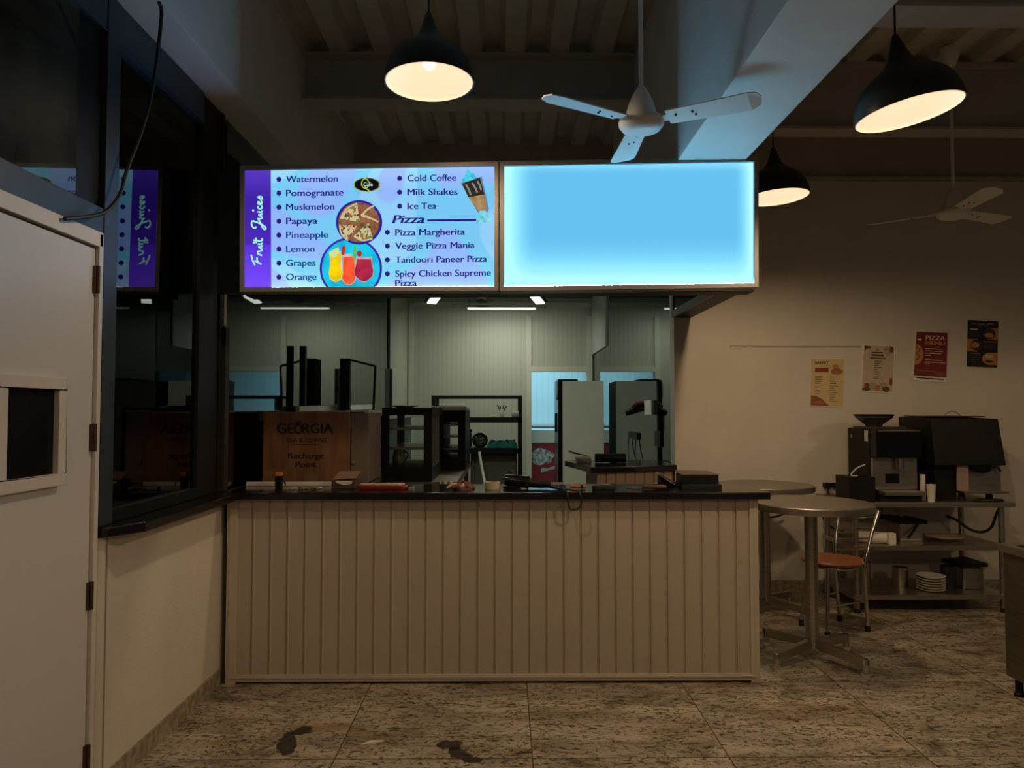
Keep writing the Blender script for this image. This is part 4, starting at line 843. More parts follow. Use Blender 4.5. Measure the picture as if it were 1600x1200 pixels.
om = M('orange_handle',(.55,.11,.015),.35)
MB().tube([(c.x-.045,4.135,ZT+.014),(c.x-.02,4.13,ZT+.013),(c.x+.01,4.125,ZT+.012)], .011, 14, r1=.009).build('handle', om, sd, smooth=True)
MB().tube([(c.x+.012,4.125,ZT+.0115),(c.x+.024,4.122,ZT+.0115)], .0105, 12).build('ferrule', black_m, sd, smooth=True); MB().tube([(c.x+.025,4.122,ZT+.0115),(c.x+.040,4.12,ZT+.0115)], .009, 12).build('nut', om, sd, smooth=True)
c = T(949,770); mb = MB().prism([(c.x-.068,4.06),(c.x-.05,4.045),(c.x+.06,4.05),(c.x+.068,4.075),(c.x+.0,4.13),(c.x-.06,4.12)], ZT, ZT+.026); wl = mb.build('pouch', M('black_leather',(.014,.016,.014),.55,bump=.3), bevel=.010, smooth=True); tag(wl, 'flat black leather pouch between the screwdriver and the pliers', 'pouch')
c = T(1020,770); pr_ = thing('pliers', (c.x,4.09,ZT), 'dark red handled pliers lying flat near the right of the counter', 'tool')
MB().slab([(c.x-.115,4.085,ZT+.004),(c.x-.03,4.070,ZT+.004),(c.x-.012,4.088,ZT+.004),(c.x-.03,4.106,ZT+.004),(c.x-.115,4.09,ZT+.004)], (0,0,.012)).build('jaws', steel_m, pr_, bevel=.002)
for s in (-1,1): MB().tube([(c.x-.02,4.088+.008*s,ZT+.013),(c.x+.03,4.088+.022*s,ZT+.015),(c.x+.105,4.088+.026*s,ZT+.013)], .010, 10, 1, r1=.012).build('grip', M('dark_red_grip_%d'%(s+1),(.075,.018,.016),.5), pr_, smooth=True)
# tablet stand and boxes at the right end
ts = thing('tablet_stand', (T(1045,760).x,4.28,ZT), 'slanted dark tablet on a stand at the rear edge of the counter', 'tablet')
p0, p1 = at(1026,738,4.30), at(1062,757.5,4.30)
MB().slab([(p0.x,4.22,p0.z),(p1.x,4.22,ZT+.004),(p1.x+.01,4.37,ZT+.004),(p0.x+.01,4.37,p0.z)], (-.004,0,-.008)).build('screen', M('slate_screen',(.10,.10,.10),.25), ts)
MB().slab([(p0.x+.012,4.25,p0.z-.018),(p0.x+.012,4.25,ZT),(p1.x-.03,4.25,ZT)], (0,.08,0)).build('stand', black_m, ts)
a, b = T(1072,768), T(1132,768)
bb = thing('black_box', ((a.x+b.x)/2,4.15,ZT), 'black lidded box on the right end of the counter, on a thin green black case', 'box')
MB().box((a.x+.004,4.085,ZT+.031),(b.x,4.24,ZT+.080)).build('body', black_m, bb, bevel=.003); MB().slab([(a.x,4.082,ZT+.081),(b.x+.002,4.082,ZT+.081),(b.x-.015,4.245,ZT+.088),(a.x-.005,4.245,ZT+.092)], (0,0,.004)).build('lid', M('brown_board_lid',(.12,.085,.06),.6), bb)
single(MB().box((a.x+.002,4.07,ZT),(b.x+.014,4.25,ZT+.030)), 'flat_case', M('green_black_case',(.012,.022,.018),.4), 'thin green black case under the black lidded box', 'case', bevel=.003)
# glass bottle on the sill behind the left window
c = T(284,756); bt = thing('glass_bottle', (c.x,c.y,ZT), 'ribbed clear glass bottle on the black sill behind the left window', 'bottle')
pf = [(0,0),(.032,0),(.042,.012)]+[(.045+.003*(i%2), .02+.011*i) for i in range(8)]+[(.036,.118),(.020,.130),(.017,.142),(.019,.150)]
MB().lathe(pf+[(.014,.150),(.014,.135),(.03,.118)]+[(.040,.02+.011*i) for i in range(7,-1,-1)]+[(.0,.01)], (c.x,c.y,ZT), 26).build('bottle_body', bottle_m, bt, smooth=True)
MB().lathe([(0,.151),(.020,.151),(.020,.156),(0,.156)], (c.x,c.y,ZT), 18).build('stopper', M('grey_stopper',(.45,.45,.43),.3), bt)

# ------------------------------------------------------------------ posters on the cream wall
PYW = 5.928
pm = {}
def pmat(nm, c):
    if nm not in pm: pm[nm] = M('print_'+nm, c, .6, var=.06, scale=30)
    return pm[nm]
def poster(corners, label, matname, col, margin=2.0):
    """corners: photo pixels of the sheet, tl tr br bl"""
    P = [at(x,y,PYW) for x,y in corners]; c = (P[2]+P[3])/2
    root = thing('poster', c, label, 'poster', 'printed menu sheets on the wall')
    MB().slab(P, (0,-.003,0)).build('sheet', paper_m, root)
    def loc(u, v, k):                                  # u 0..1 left to right, v 0..1 top to bottom
        a = P[0].lerp(P[1], u); b = P[3].lerp(P[2], u); q = a.lerp(b, v); return Vector((q.x, PYW-.003-.0008*k, q.z))
    def patch(pts, name, mn, c_, k=2): return MB().slab([loc(u,v,k) for u,v in pts], (0,.0006,0)).build(name, pmat(mn,c_), root)
    def rect(u0,v0,u1,v1,name,mn,c_,k=2): return patch([(u0,v0),(u1,v0),(u1,v1),(u0,v1)], name, mn, c_, k)
    def text(s, u0, u1, v, cap, mn, c_, bold=.03, name='heading'):
        a, b = loc(u0,v,3), loc(u1,v,3); mb = MB(); uu = (b-a).normalized(); ww = (P[0]-P[3]).normalized(); put_text(mb, s, a, uu, ww, (b-a).length, cap*(P[0]-P[3]).length, bold); return mb.build(name, pmat(mn,c_), root)
    def lines(u0, vs, ws, mn, c_, h=.008):
        for v, w in zip(vs, ws): rect(u0, v, u0+w, v+h, 'printed_line', mn, c_, 3)
    def blob(cu, cv, ru, rv, name, mn, c_, k=3, n=20, wob=.12, a0=0, a1=360, seed=1):
        r_ = random.Random(seed); patch([(cu+ru*(1+wob*(r_.random()-.5))*math.cos(math.radians(a0+(a1-a0)*i/n)), cv+rv*(1+wob*(r_.random()-.5))*math.sin(math.radians(a0+(a1-a0)*i/n))) for i in range(n+(a1-a0 != 360))], name, mn, c_, k)
    return root, patch, rect, text, lines, blob
dk = ('dark_brown',(.07,.03,.02))
r_, patch, rect, text, lines, blob = poster(((1266,560),(1319,560),(1317,637),(1265,635)), 'cream bakery menu sheet, lowest and leftmost on the cream wall', 'a', 1)
rect(.02,.01,.99,.985,'print_field','cream',(.62,.47,.24),1); text('BAKERY', .14,.53,.115,.055,'ink_black',(.02,.012,.01))
rect(.14,.195,.54,.285,'red_band','rust_red',(.26,.035,.02)); blob(.78,.27,.18,.065,'bread_picture','bread',(.36,.15,.06),seed=2); blob(.74,.17,.10,.05,'bread_picture','bread2',(.45,.22,.10),seed=5)
lines(.14,[.37+.036*i for i in range(11)],[.22,.2,.19,.21,.13,.18,.14,.10,.18,.19,.12],*dk); lines(.58,[.38+.045*i for i in range(12)],[.2,.16,.18,.2,.24,.14,.18,.24,.17,.16,.14,.2],*dk)
patch([(.03,.975),(.03,.77),(.20,.78),(.38,.85),(.5,.93),(.6,.975)],'loaf_picture','loaf',(.30,.085,.03)); blob(.28,.92,.16,.045,'loaf_crumb','loaf2',(.36,.14,.06),k=4,seed=7)
r_, patch, rect, text, lines, blob = poster(((1348,538),(1398,540),(1396,615),(1344,612)), 'pale drinks menu sheet with fruit and leaf corners, second from left', 'b', 1)
rect(.04,.02,.97,.97,'print_field','pale_beige',(.52,.42,.30),1); rect(.30,.145,.62,.165,'heading','ink_brown',(.10,.05,.03)); rect(.28,.195,.66,.235,'heading','ink_brown',(.10,.05,.03)); rect(.24,.265,.74,.295,'heading','ink_brown2',(.16,.09,.05))
lines(.38,[.335+.045*i for i in range(9)],[.22,.2,.14,.24,.13,.16,.15,.12,.14],*dk, h=.013)
gm_ = ('leaf_green',(.06,.10,.03))
for a_ in range(7): patch([(.85,.10),(.85+.20*math.cos(a_*.5+1.6)*.9,.10-.0+.10*math.sin(a_*.5+1.6)),(.85+.20*math.cos(a_*.5+1.72)*.9,.10+.10*math.sin(a_*.5+1.72))],'leaf',*gm_)
patch([(.06,.03),(.24,.04),(.26,.07),(.10,.09),(.07,.15)],'leaf','dark_leaf',(.08,.03,.02)); blob(.90,.09,.06,.06,'fruit','fruit_red',(.22,.05,.03),seed=3)
for cx_, s_ in ((.36,1),(.66,1.1)):
    for a_ in range(8): patch([(cx_,.93),(cx_+.15*s_*math.cos(3.3+a_*.38),.93+.15*s_*math.sin(3.3+a_*.38)),(cx_+.15*s_*math.cos(3.4+a_*.38),.93+.15*s_*math.sin(3.4+a_*.38))],'leaf',*gm_)
blob(.18,.86,.08,.055,'fruit','fruit_red',(.22,.05,.03),seed=4); blob(.17,.94,.13,.035,'fruit','dark_leaf2',(.10,.08,.03),seed=6); blob(.5,.91,.09,.06,'fruit','fruit_orange',(.48,.17,.05),k=4,seed=8); blob(.76,.92,.12,.055,'fruit','fruit_brown',(.13,.06,.03),k=4,seed=9); blob(.90,.76,.05,.085,'fruit','fruit_red',(.22,.05,.03),seed=10); blob(.45,.12,.06,.03,'sun_mark','sun_orange',(.50,.22,.05),seed=11)
r_, patch, rect, text, lines, blob = poster(((1430,517),(1481,519),(1479,598),(1425,594)), 'dark red pizza menu sheet, third from left', 'c', 1)
rect(.035,.015,.985,.90,'print_field','maroon',(.19,.018,.022),1); text('PIZZA', .33,.90,.165,.085,'ink_cream',(.72,.58,.45)); text('MENU', .33,.90,.265,.078,'ink_gold',(.62,.30,.05)); rect(.08,.155,.20,.19,'mark','ink_cream',(.72,.58,.45))
patch([(.04,.27)]+[(.04+.24*math.sin(math.radians(a_)),.475-.21*math.cos(math.radians(a_))) for a_ in range(15,180,15)]+[(.04,.68)],'pizza_picture','pizza',(.50,.24,.06))
for k in range(7): blob(.08+.10*((k*37)%10)/10,.34+.27*k/7,.025,.018,'topping','topping',(.16,.05,.02),k=4,seed=20+k)
lines(.34,[.34,.385,.43,.475],[.50,.52,.46,.15],'ink_cream',(.72,.58,.45),.014); lines(.33,[.565,.61,.645],[.52,.60,.16],'ink_cream',(.72,.58,.45),.012); blob(.80,.84,.15,.045,'tomato_picture','tomato',(.28,.07,.04),seed=12)
lines(.10,[.785],[.6],'dim_line',(.30,.10,.07),.02); lines(.12,[.932],[.78],'ink_black',(.02,.012,.01),.022)
r_, patch, rect, text, lines, blob = poster(((1511,499),(1560,501),(1558,576),(1509,574)), 'black sheet with three round food pictures, rightmost and highest', 'd', 1)
rect(.015,.01,.99,.985,'print_field','near_black',(.014,.012,.012),1); text('NEW CLASSIC COMBO', .14,.86,.095,.032,'ink_grey',(.40,.36,.33), .02); lines(.3,[.115],[.4],'dim_gold',(.25,.13,.05))
rect(.66,.165,.985,.41,'orange_field','amber',(.50,.20,.04)); blob(.70,.285,.20,.115,'food_picture','dark_dish',(.05,.03,.02),k=3,wob=0,seed=13); blob(.70,.315,.15,.05,'food_picture','food_gold',(.52,.26,.08),k=4,seed=14)
rect(.015,.405,.34,.665,'orange_field','amber',(.50,.20,.04)); blob(.31,.53,.18,.115,'food_picture','dark_dish',(.05,.03,.02),k=3,wob=0,seed=15); blob(.27,.53,.13,.06,'food_picture','food_tan',(.48,.24,.10),k=4,seed=16)
rect(.66,.675,.985,.93,'orange_field','amber',(.50,.20,.04)); blob(.70,.80,.20,.115,'food_picture','food_gold',(.52,.26,.08),k=3,wob=0,seed=17); blob(.72,.86,.14,.025,'food_picture','dark_dish',(.05,.03,.02),k=4,seed=18); blob(.72,.75,.13,.035,'food_picture','food_pale',(.60,.50,.34),k=4,seed=19)
lines(.10,[.19],[.24],'ink_cream',(.72,.58,.45),.025); lines(.08,[.25,.28,.31,.34],[.3,.36,.33,.36],'dim_grey',(.10,.09,.085)); lines(.52,[.44],[.44],'rust_line',(.30,.14,.08),.025); lines(.54,[.50,.53,.56,.59],[.36,.4,.36,.3],'dim_grey',(.10,.09,.085)); lines(.10,[.69],[.32],'rust_line',(.30,.14,.08),.022); lines(.06,[.745,.78,.82,.87],[.4,.4,.38,.24],'dim_grey',(.10,.09,.085))
# ------------------------------------------------------------------ round steel tables
def round_table(cx, cy, zt, R, label, rot):
    root = thing('round_table', (cx,cy,0), label, 'table', 'round steel tables')
    MB().lathe([(0,zt-.012),(R-.012,zt-.042),(R-.003,zt-.042),(R,zt-.036),(R,zt-.006),(R-.006,zt),(0,zt)], (cx,cy,0), 72).build('tabletop', steeltop_m, root, smooth=True)
    MB().lathe([(0,.085),(.038,.085),(.038,zt-.05),(.11,zt-.043),(.11,zt-.035),(0,zt-.03)], (cx,cy,0), 28).build('pole', steel_m, root, smooth=True)
    for k in range(4):
        a = rot+k*math.pi/2; d = Vector((math.cos(a),math.sin(a),0)); o = Vector((cx,cy,0))
        lg = MB().bar(o+d*.03+Vector((0,0,.10)), o+d*.325+Vector((0,0,.075)), .038, .05).build('leg', steel_m, root, bevel=.003)
        q = o+d*.335; MB().lathe([(0,.018),(.022,.018),(.022,.095),(.020,.099),(0,.099)], q, 18).build('foot', chrome_m, lg, smooth=True); MB().lathe([(0,0),(.026,0),(.026,.018),(0,.018)], q, 18).build('glide', M('pale_glide',(.45,.40,.33),.6) if 'pale_glide' not in bpy.data.materials else bpy.data.materials['pale_glide'], lg)
    return root
round_table(1.845, 4.345, .943, .355, 'nearer round steel bar table on a four footed pole beside the counter end', math.radians(-58))
round_table(1.93, 5.36, .943, .355, 'farther round steel bar table partly hidden behind the counter end', math.radians(-50))
# ------------------------------------------------------------------ chair
fl, fr_, bl_, br_ = onz(1252,977), onz(1293,997), onz(1312,970), onz(1356,987)
sc_ = Vector(((1.99+2.25)/2,4.55,.455)); sp = at(1301,886,4.62); 
ch = thing('dining_chair', ((fl.x+br_.x)/2,(fl.y+br_.y)/2,0), 'chrome tube chair with round orange brown seat beside the nearer round table', 'chair')
cx, cy = (fl.x+fr_.x+bl_.x+br_.x)/4, (fl.y+fr_.y+bl_.y+br_.y)/4; zs = .462
MB().lathe([(0,zs-.012),(.165,zs-.012),(.190,zs-.002),(.194,zs+.008),(.186,zs+.018),(.10,zs+.024),(0,zs+.025)], (cx,cy,0), 40, sx=1.08).build('seat', wood('orange_brown_veneer',(.30,.10,.035),(.42,.155,.055),4,(3,14,1)), ch, smooth=True)
MB().tube([(cx+.155*math.cos(a*math.pi/16),cy+.145*math.sin(a*math.pi/16),zs-.027) for a in range(33)], .011, 10).build('seat_ring', chrome_m, ch, smooth=True)
bu = Vector((br_.x-bl_.x,br_.y-bl_.y,0)).normalized(); out = (Vector((cx,cy,0))-Vector(((fl.x+fr_.x)/2,(fl.y+fr_.y)/2,0))).normalized()
def inset(p, t): return Vector((p.x+(cx-p.x)*t, p.y+(cy-p.y)*t, 0))
for p in (fl, fr_):
    g = MB().tube([Vector((p.x,p.y,.03)), inset(p,.22)+Vector((0,0,zs-.06)), inset(p,.26)+Vector((0,0,zs-.02))], .0125, 12).build('leg', chrome_m, ch, smooth=True)
    MB().lathe([(0,0),(.018,0),(.017,.04),(0,.04)], (p.x,p.y,0), 14).build('rubber_foot', rubber_m, g)
tops = []
for p in (bl_, br_):
    b1, t1 = (at(1304,882,p.y-.05), at(1310,805,p.y+.02)) if p is bl_ else (at(1350,884,p.y-.06), at(1373,799,p.y+.02))
    g = MB().tube([Vector((p.x,p.y,.03)), (Vector((p.x,p.y,.03))*.5+b1*.5), b1, b1.lerp(t1,.5)-out*.012, t1], .0125, 12, 2).build('leg', chrome_m, ch, smooth=True); tops.append((b1, t1))
    MB().lathe([(0,0),(.018,0),(.017,.04),(0,.04)], (p.x,p.y,0), 14).build('rubber_foot', rubber_m, g)
for f in (.30,.50,.70,.90,1.0):
    a = tops[0][0].lerp(tops[0][1], f); b = tops[1][0].lerp(tops[1][1], f); m_ = (a+b)/2+out*.035
    MB().tube([a, m_, b], .0065 if f < 1 else .012, 10, 2).build('back_rail', chrome_m, ch, smooth=True)
rp_ = [inset(p,.09)+Vector((0,0,.20)) for p in (fl, fr_, br_, bl_)]
MB().tube([rp_[0],rp_[1],rp_[2],rp_[3],rp_[0]], .0065, 8).build('foot_ring', chrome_m, ch, smooth=True)
# ------------------------------------------------------------------ steel rack table with machines
st = thing('steel_worktable', (3.13,5.57,0), 'three tier stainless worktable holding the coffee machines against the cream wall', 'table')
sx0, sx1, sy0, sy1 = 2.53, 3.76, 5.28, 5.86; z_top, z_mid, z_low = .815, .495, .135
MB().box((sx0,sy0,z_top-.035),(sx1,sy1,z_top)).build('top', steeltop_m, st, bevel=.004)
MB().box((sx0+.04,sy0+.03,z_mid-.035),(sx1-.04,sy1-.02,z_mid)).build('shelf', steel_m, st, bevel=.004); MB().box((sx0+.04,sy0+.03,z_low-.035),(sx1-.04,sy1-.02,z_low)).build('shelf', steel_m, st, bevel=.004)
for x in (sx0+.07, sx1-.07):
    for y in (sy0+.055, sy1-.05):
        g = MB().lathe([(.021,.03),(.021,z_top-.036)], (x,y,0), 18).build('leg', steel_m, st, smooth=True)
        MB().lathe([(0,0),(.024,0),(.02,.03),(0,.03)], (x,y,0), 14).build('glide', rubber_m, g)
Z1 = z_top+.0005
# coffee machine
cm = thing('coffee_machine', (2.95,5.55,Z1), 'black bean to cup coffee machine with clear hopper on the steel worktable', 'coffee machine')
mx0, mx1, my0, my1, mz = 2.775, 3.125, 5.36, 5.80, 1.352
MB().box((mx0,my0+.10,Z1),(mx1,my1,mz)).build('body', black_m, cm, bevel=.006)
MB().box((mx0+.004,my0+.0,mz-.215),(mx1-.002,my0+.0995,mz-.004)).build('head', blackgloss_m, cm, bevel=.012)
MB().box((mx0+.06,my0-.003,mz-.17),(mx1-.05,my0-.0005,mz-.06)).build('screen', M('dark_screen',(.004,.004,.005),.08), cm)
MB().box((mx0+.006,my0+.06,Z1+.08),(mx1-.01,my0+.0995,mz-.217)).build('steel_front', steel_m, cm)
MB().lathe([(0,0),(.028,0),(.030,.085),(.0,.085)], ((mx0+mx1)/2+.02,my0+.03,mz-.305), 20).build('spout', chrome_m, cm, smooth=True)
MB().box((mx0+.10,my0+.055,Z1+.13),(mx0+.20,my0+.0595,Z1+.20)).build('cup_recess', blackgloss_m, cm)
MB().box((mx0+.04,my0-.04,Z1+.045),(mx1+.002,my0+.10,Z1+.075)).build('drip_tray', steel_m, cm, bevel=.004)
MB().box((mx0+.02,my0,Z1),(mx1-.02,my0+.098,Z1+.045)).build('foot_block', black_m, cm)
a = onx(1355,671,mx0) ; MB().box((mx0+.085-.0,my0-.0012,mz-.01),(mx0+.0,my0,mz-.01)) if False else None
MB().slab([(mx0-.0006,my0+.17,mz-.012),(mx0-.0006,my0+.115,mz-.012),(mx0-.0006,my0+.115,mz-.10),(mx0-.0006,my0+.17,mz-.10)], (-.0006,0,0)).build('paper_label', M('white_printed_label',(.55,.53,.50),.6,var=.5,scale=60), cm)
MB().slab([(mx0-.0006,my1-.05,mz-.05),(mx0-.0006,my1-.07,mz-.05),(mx0-.0006,my1-.07,mz-.075),(mx0-.0006,my1-.05,mz-.075)], (-.0006,0,0)).build('badge', M('grey_badge',(.3,.3,.3),.4), cm)
MB().box((mx0+.03,my0+.12,mz+.0005),(mx1-.05,my1-.03,mz+.016)).build('top_plate', M('brown_black_plate',(.05,.035,.028),.4), cm)
hx, hy = mx0+.11, my0+.24
MB().lathe([(.0,mz+.017),(.055,mz+.017),(.062,mz+.03),(.135,mz+.085),(.138,mz+.098),(.133,mz+.098),(.06,mz+.036),(0,mz+.03)], (hx,hy,0), 32).build('hopper', M('smoked_hopper',(.07,.06,.055),.2), cm, smooth=True)
MB().lathe([(0,mz+.031),(.058,mz+.037),(.090,mz+.066),(0,mz+.085)], (hx,hy,0), 24).build('beans', M('coffee_beans',(.012,.008,.006),.6,bump=.8,bscale=140), cm)
MB().lathe([(0,mz+.0985),(.142,mz+.0985),(.146,mz+.106),(.142,mz+.112),(0,mz+.112)], (hx,hy,0), 32).build('hopper_lid', black_m, cm, smooth=True)
# small black box
kb = thing('knock_box', (2.63,5.45,Z1), 'small open black bin at the left end of the steel worktable', 'bin')
bx0, bx1, by0, by1, bz = 2.545, 2.765, 5.245, 5.36, Z1+.185
bx0, bx1, by0, by1 = 2.54, 2.735, 5.30, 5.52
MB().box((bx0,by0,Z1),(bx1,by1,bz)).build('bin_body', black_m, kb, bevel=.004); MB().box((bx0+.02,by0+.02,bz+.0003),(bx1-.02,by1-.02,bz+.002)).build('opening', blackgloss_m, kb)
a = Vector((bx0+.05,by0+.10,bz+.002)); MB().tube([a+Vector((.05,-.03,.002)), a, a+Vector((.07,.03,.055)), a+Vector((.15,.06,.078))], .005, 8, 2).build('white_hose', white_m, kb)
# paper cups
for x, hgt, lab in ((3.175,.16,'tall white paper cup stack between the two machines'),):
    cp = MB().lathe([(0,0),(.024,0),(.032,.122),(.034,.128),(.030,.128),(.0,.11)], (3.166,5.33,Z1), 24); single(cp, 'paper_cup', paper_m, 'white paper cup standing between the two coffee machines', 'cup')
sr = MB().box((3.140,5.40,Z1),(3.166,5.43,Z1+.195)); single(sr, 'sugar_carton', paper_m, 'slim white carton behind the white paper cup', 'carton', bevel=.002)
# second machine: black hood over steel base
em = thing('espresso_grinder', (3.45,5.55,Z1), 'black hooded machine with stainless base at the right end of the worktable', 'coffee machine')
hy0 = 5.36
MB().add([(3.19,hy0,1.435),(3.715,hy0+.02,1.43),(3.72,hy0-.05,1.085),(3.19,hy0-.05,1.085),(3.19,5.80,1.445),(3.71,5.80,1.445),(3.71,5.80,1.085),(3.19,5.80,1.085)], [(0,1,2,3),(7,6,5,4),(0,4,5,1),(1,5,6,2),(2,6,7,3),(3,7,4,0)]).build('hood', black_m, em, bevel=.008)
MB().box((3.22,hy0+.05,1.446),(3.64,5.78,1.452)).build('hood_top', M('brown_black_top',(.04,.028,.022),.4), em)
MB().tube([(3.44,5.6,1.446),(3.46,5.6,1.475),(3.50,5.6,1.49),(3.55,5.6,1.475),(3.57,5.6,1.446)], .004, 8, 2).build('wire_loop', M('copper_wire',(.30,.22,.15),.4), em)
MB().box((3.225,hy0+.02,Z1),(3.385,5.80,1.084)).build('black_side', black_m, em)
MB().box((3.386,hy0+.0,.895),(3.71,5.78,1.084)).build('steel_base', steel_m, em, bevel=.004)
MB().box((3.375,hy0-.012,.895),(3.46,hy0-.0005,1.082)).build('steel_plate', M('bright_steel_plate',(.55,.42,.34),.4,metal=.5), em)
MB().box((3.40,hy0-.05,.875),(3.735,5.6,.894)).build('drip_tray', steel_m, em, bevel=.003)
for x in (3.45,3.66): MB().lathe([(0,Z1),(.026,Z1),(.02,.874),(0,.874)], (x,hy0+.06,0), 16).build('foot', rubber_m, em, smooth=True)
MB().lathe([(0,1.03),(.05,1.032),(.072,1.05),(.075,1.084),(0,1.084)], (3.545,hy0-.02,0), 24).build('dosing_head', blackgloss_m, em, smooth=True)
MB().tube([(3.62,hy0-.02,1.075),(3.67,hy0-.03,1.07),(3.69,hy0-.03,1.04)], .007, 8, 1).build('lever', black_m, em)
single(MB().tube([(3.48,5.33,Z1+.011),(3.56,5.295,Z1+.011),(3.68,5.30,Z1+.011),(3.70,5.335,Z1+.011),(3.60,5.36,Z1+.011),(3.52,5.355,Z1+.011)], .010, 8, 2), 'cable', cable_m, 'coiled black lead under the hooded machine on the worktable', 'cable')
# things on the shelves
def SPt(px,py,Y): return at(px,py,Y)
Z2, Z3 = z_mid+.0005, z_low+.0005
pr1 = thing('paper_roll', (2.80,5.42,Z2), 'white paper roll with loose end on the middle shelf of the worktable', 'roll')
MB().tube([(2.66,5.47,Z2+.042),(2.86,5.40,Z2+.042)], .042, 22).build('roll', paper_m, pr1, smooth=True); MB().box((2.855,5.34,Z2),(2.905,5.40,Z2+.085)).build('loose_end', paper_m, pr1, bevel=.008)
cn = thing('steel_container', (3.13,5.6,Z2), 'dented steel container with black lid on the middle shelf', 'container')
MB().box((3.02,5.50,Z2),(3.20,5.70,Z2+.13)).build('body', steel_m, cn, bevel=.01); MB().obox((3.10,5.60,Z2+.150),(.24,.24,.03),(0,.06,.1)).build('lid', black_m, cn)
MB().tube([(3.16,5.49,Z2+.135),(3.11,5.475,Z2+.08),(3.06,5.46,Z2+.03)], .009, 8).build('strap', black_m, cn)
single(MB().lathe([(0,0),(.07,0),(.115,.025),(.113,.03),(.065,.008),(0,.008)], (3.40,5.56,Z2), 30, sx=1.2), 'serving_dish', M('pink_beige_dish',(.42,.33,.27),.4), 'shallow beige dish on the right of the middle shelf', 'dish')
single(MB().tube([SPt(1478,806,5.75),SPt(1495,812,5.70),SPt(1515,828,5.66),SPt(1535,833,5.64),SPt(1550,825,5.6),SPt(1556,805,5.58),SPt(1561,795,5.56)], .011, 8, 2), 'cable', cable_m, 'thick black lead looping below the worktable top by its right legs', 'cable')
single(MB().tube([SPt(1398,793,5.60),SPt(1405,805,5.58),SPt(1411,808,5.56)], .006, 8, 1), 'cable', M('grey_lead',(.30,.28,.25),.5), 'thin grey lead dropping below the worktable top into the container', 'cable')
pz = Z3
for k in range(6):
    c = Vector((3.215,5.44,Z3+k*.0195)); tag(MB().lathe([(0,0),(.060,0),(.098,.016),(.100,.0185),(.096,.0185),(.058,.004),(0,.004)], c, 36).build('plate', paper_m, smooth=True), ['white dinner plate at the bottom of the stack on the low shelf','second white dinner plate from the bottom of the low shelf stack','third white dinner plate from the bottom of the low shelf stack','third white dinner plate from the top of the low shelf stack','second white dinner plate from the top of the low shelf stack','white dinner plate at the top of the stack on the low shelf'][k], 'plate', 'stacked dinner plates')
single(MB().lathe([(0,0),(.055,0),(.055,.145),(.05,.145),(.05,.006),(0,.006)], (3.06,5.58,Z3), 26), 'steel_canister', steel_m, 'steel canister behind the plate stack on the low shelf', 'canister')
single(MB().lathe([(0,0),(.045,0),(.055,.17),(.05,.17),(.04,.006),(0,.006)], (3.385,5.50,Z3), 26), 'dark_jug', M('dark_blue_plastic',(.012,.016,.028),.35), 'dark blue plastic jug right of the plate stack', 'jug')
pn = thing('steam_pan', (3.56,5.58,Z3), 'steel pan with dark lid at the right end of the low shelf', 'pan')
MB().prism([(3.48,5.47),(3.64,5.47),(3.64,5.70),(3.48,5.70)], Z3, Z3+.15).build('pan', steel_m, pn, bevel=.012); MB().box((3.465,5.455,Z3+.150),(3.655,5.715,Z3+.158)).build('rim', chrome_m, pn); MB().obox((3.56,5.58,Z3+.178),(.20,.25,.028),(0,-.06,.05)).build('lid', black_m, pn)
single(MB().lathe([(0,0),(.05,0),(.055,.20),(.05,.20),(.045,.006),(0,.006)], (2.74,5.52,Z3), 24), 'steel_canister', steel_m, 'tall steel canister at the left of the low shelf behind the chair', 'canister')
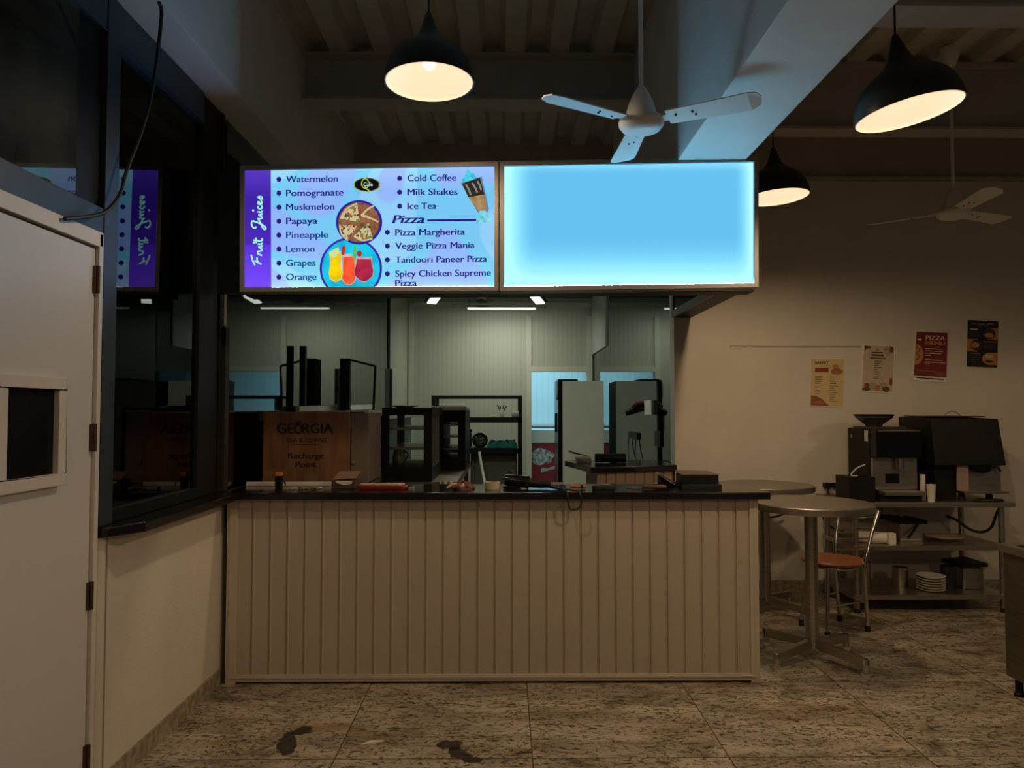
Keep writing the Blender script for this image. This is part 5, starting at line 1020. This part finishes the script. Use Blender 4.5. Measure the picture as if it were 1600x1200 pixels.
# wall socket
ws = thing('wall_socket', at(1290,768,5.92), 'white wall socket with two black plugs between the tables', 'socket')
a, b = at(1276,772,5.929), at(1312,756,5.929); MB().box((a.x,5.918,a.z),(b.x,5.9295,b.z)).build('plate', white_m, ws, bevel=.002)
for x in (1292,1306):
    a = at(x,757,5.9); g = MB().box((a.x-.03,5.87,a.z-.022),(a.x+.03,5.9175,a.z+.015)).build('plug', black_m, ws, bevel=.006)
    MB().tube([(a.x,5.88,a.z-.02),(a.x,5.87,a.z-.10),(a.x+.02,5.87,a.z-.22)], .008, 8, 1).build('plug_lead', cable_m, ws)
single(MB().tube([SPt(1285,805,5.85),SPt(1290,817,5.85),SPt(1302,826,5.85),SPt(1318,829,5.83)], .008, 8, 2), 'cable', cable_m, 'black lead sagging on the wall behind the nearer table pole', 'cable')
single(MB().tube([SPt(1196,808,5.88),SPt(1212,808,5.88),SPt(1224,803,5.88)], .008, 8, 2), 'cable', cable_m, 'short black lead on the wall behind the counter end', 'cable')
# ------------------------------------------------------------------ stainless counter at the right edge
ss = thing('steel_counter', (3.1,3.0,0), 'stainless counter cabinet cut by the right edge of the picture', 'counter')
X0s = 2.655; Yb = 3.83
MB().box((X0s-.02,1.9,.745),(3.5,Yb+.015,.785)).build('top', steeltop_m, ss, bevel=.003)
MB().box((X0s+.03,1.95,.7852),(3.4,Yb-.06,.7872)).build('dark_inset', black_m, ss)
MB().box((X0s,1.95,.095),(3.45,Yb,.744)).build('cabinet', M('dull_stainless_side',(.20,.165,.125),.42,metal=.85,var=.12,scale=7,stretch=(1,1,9)), ss, bevel=.003)
for x in (X0s+.04, 3.4):
    for y in (2.0, Yb-.04): MB().lathe([(0,0),(.026,0),(.026,.012),(.019,.02),(.019,.095),(0,.095)], (x,y,0), 18).build('foot', black_m, ss, smooth=True)
# floor litter
c = onz(582,1161); single(MB().add([(c.x-.05,c.y-.02,.001),(c.x+.01,c.y-.012,.001),(c.x+.05,c.y+.018,.001),(c.x-.01,c.y+.012,.001),(c.x-.048,c.y-.018,.004),(c.x+.01,c.y-.01,.010),(c.x+.048,c.y+.018,.005),(c.x-.01,c.y+.012,.008)], [(0,1,2,3),(7,6,5,4),(0,4,5,1),(1,5,6,2),(2,6,7,3),(3,7,4,0)]), 'paper_scrap', paper_m, 'torn white paper scrap on the floor before the counter', 'paper', smooth=False)
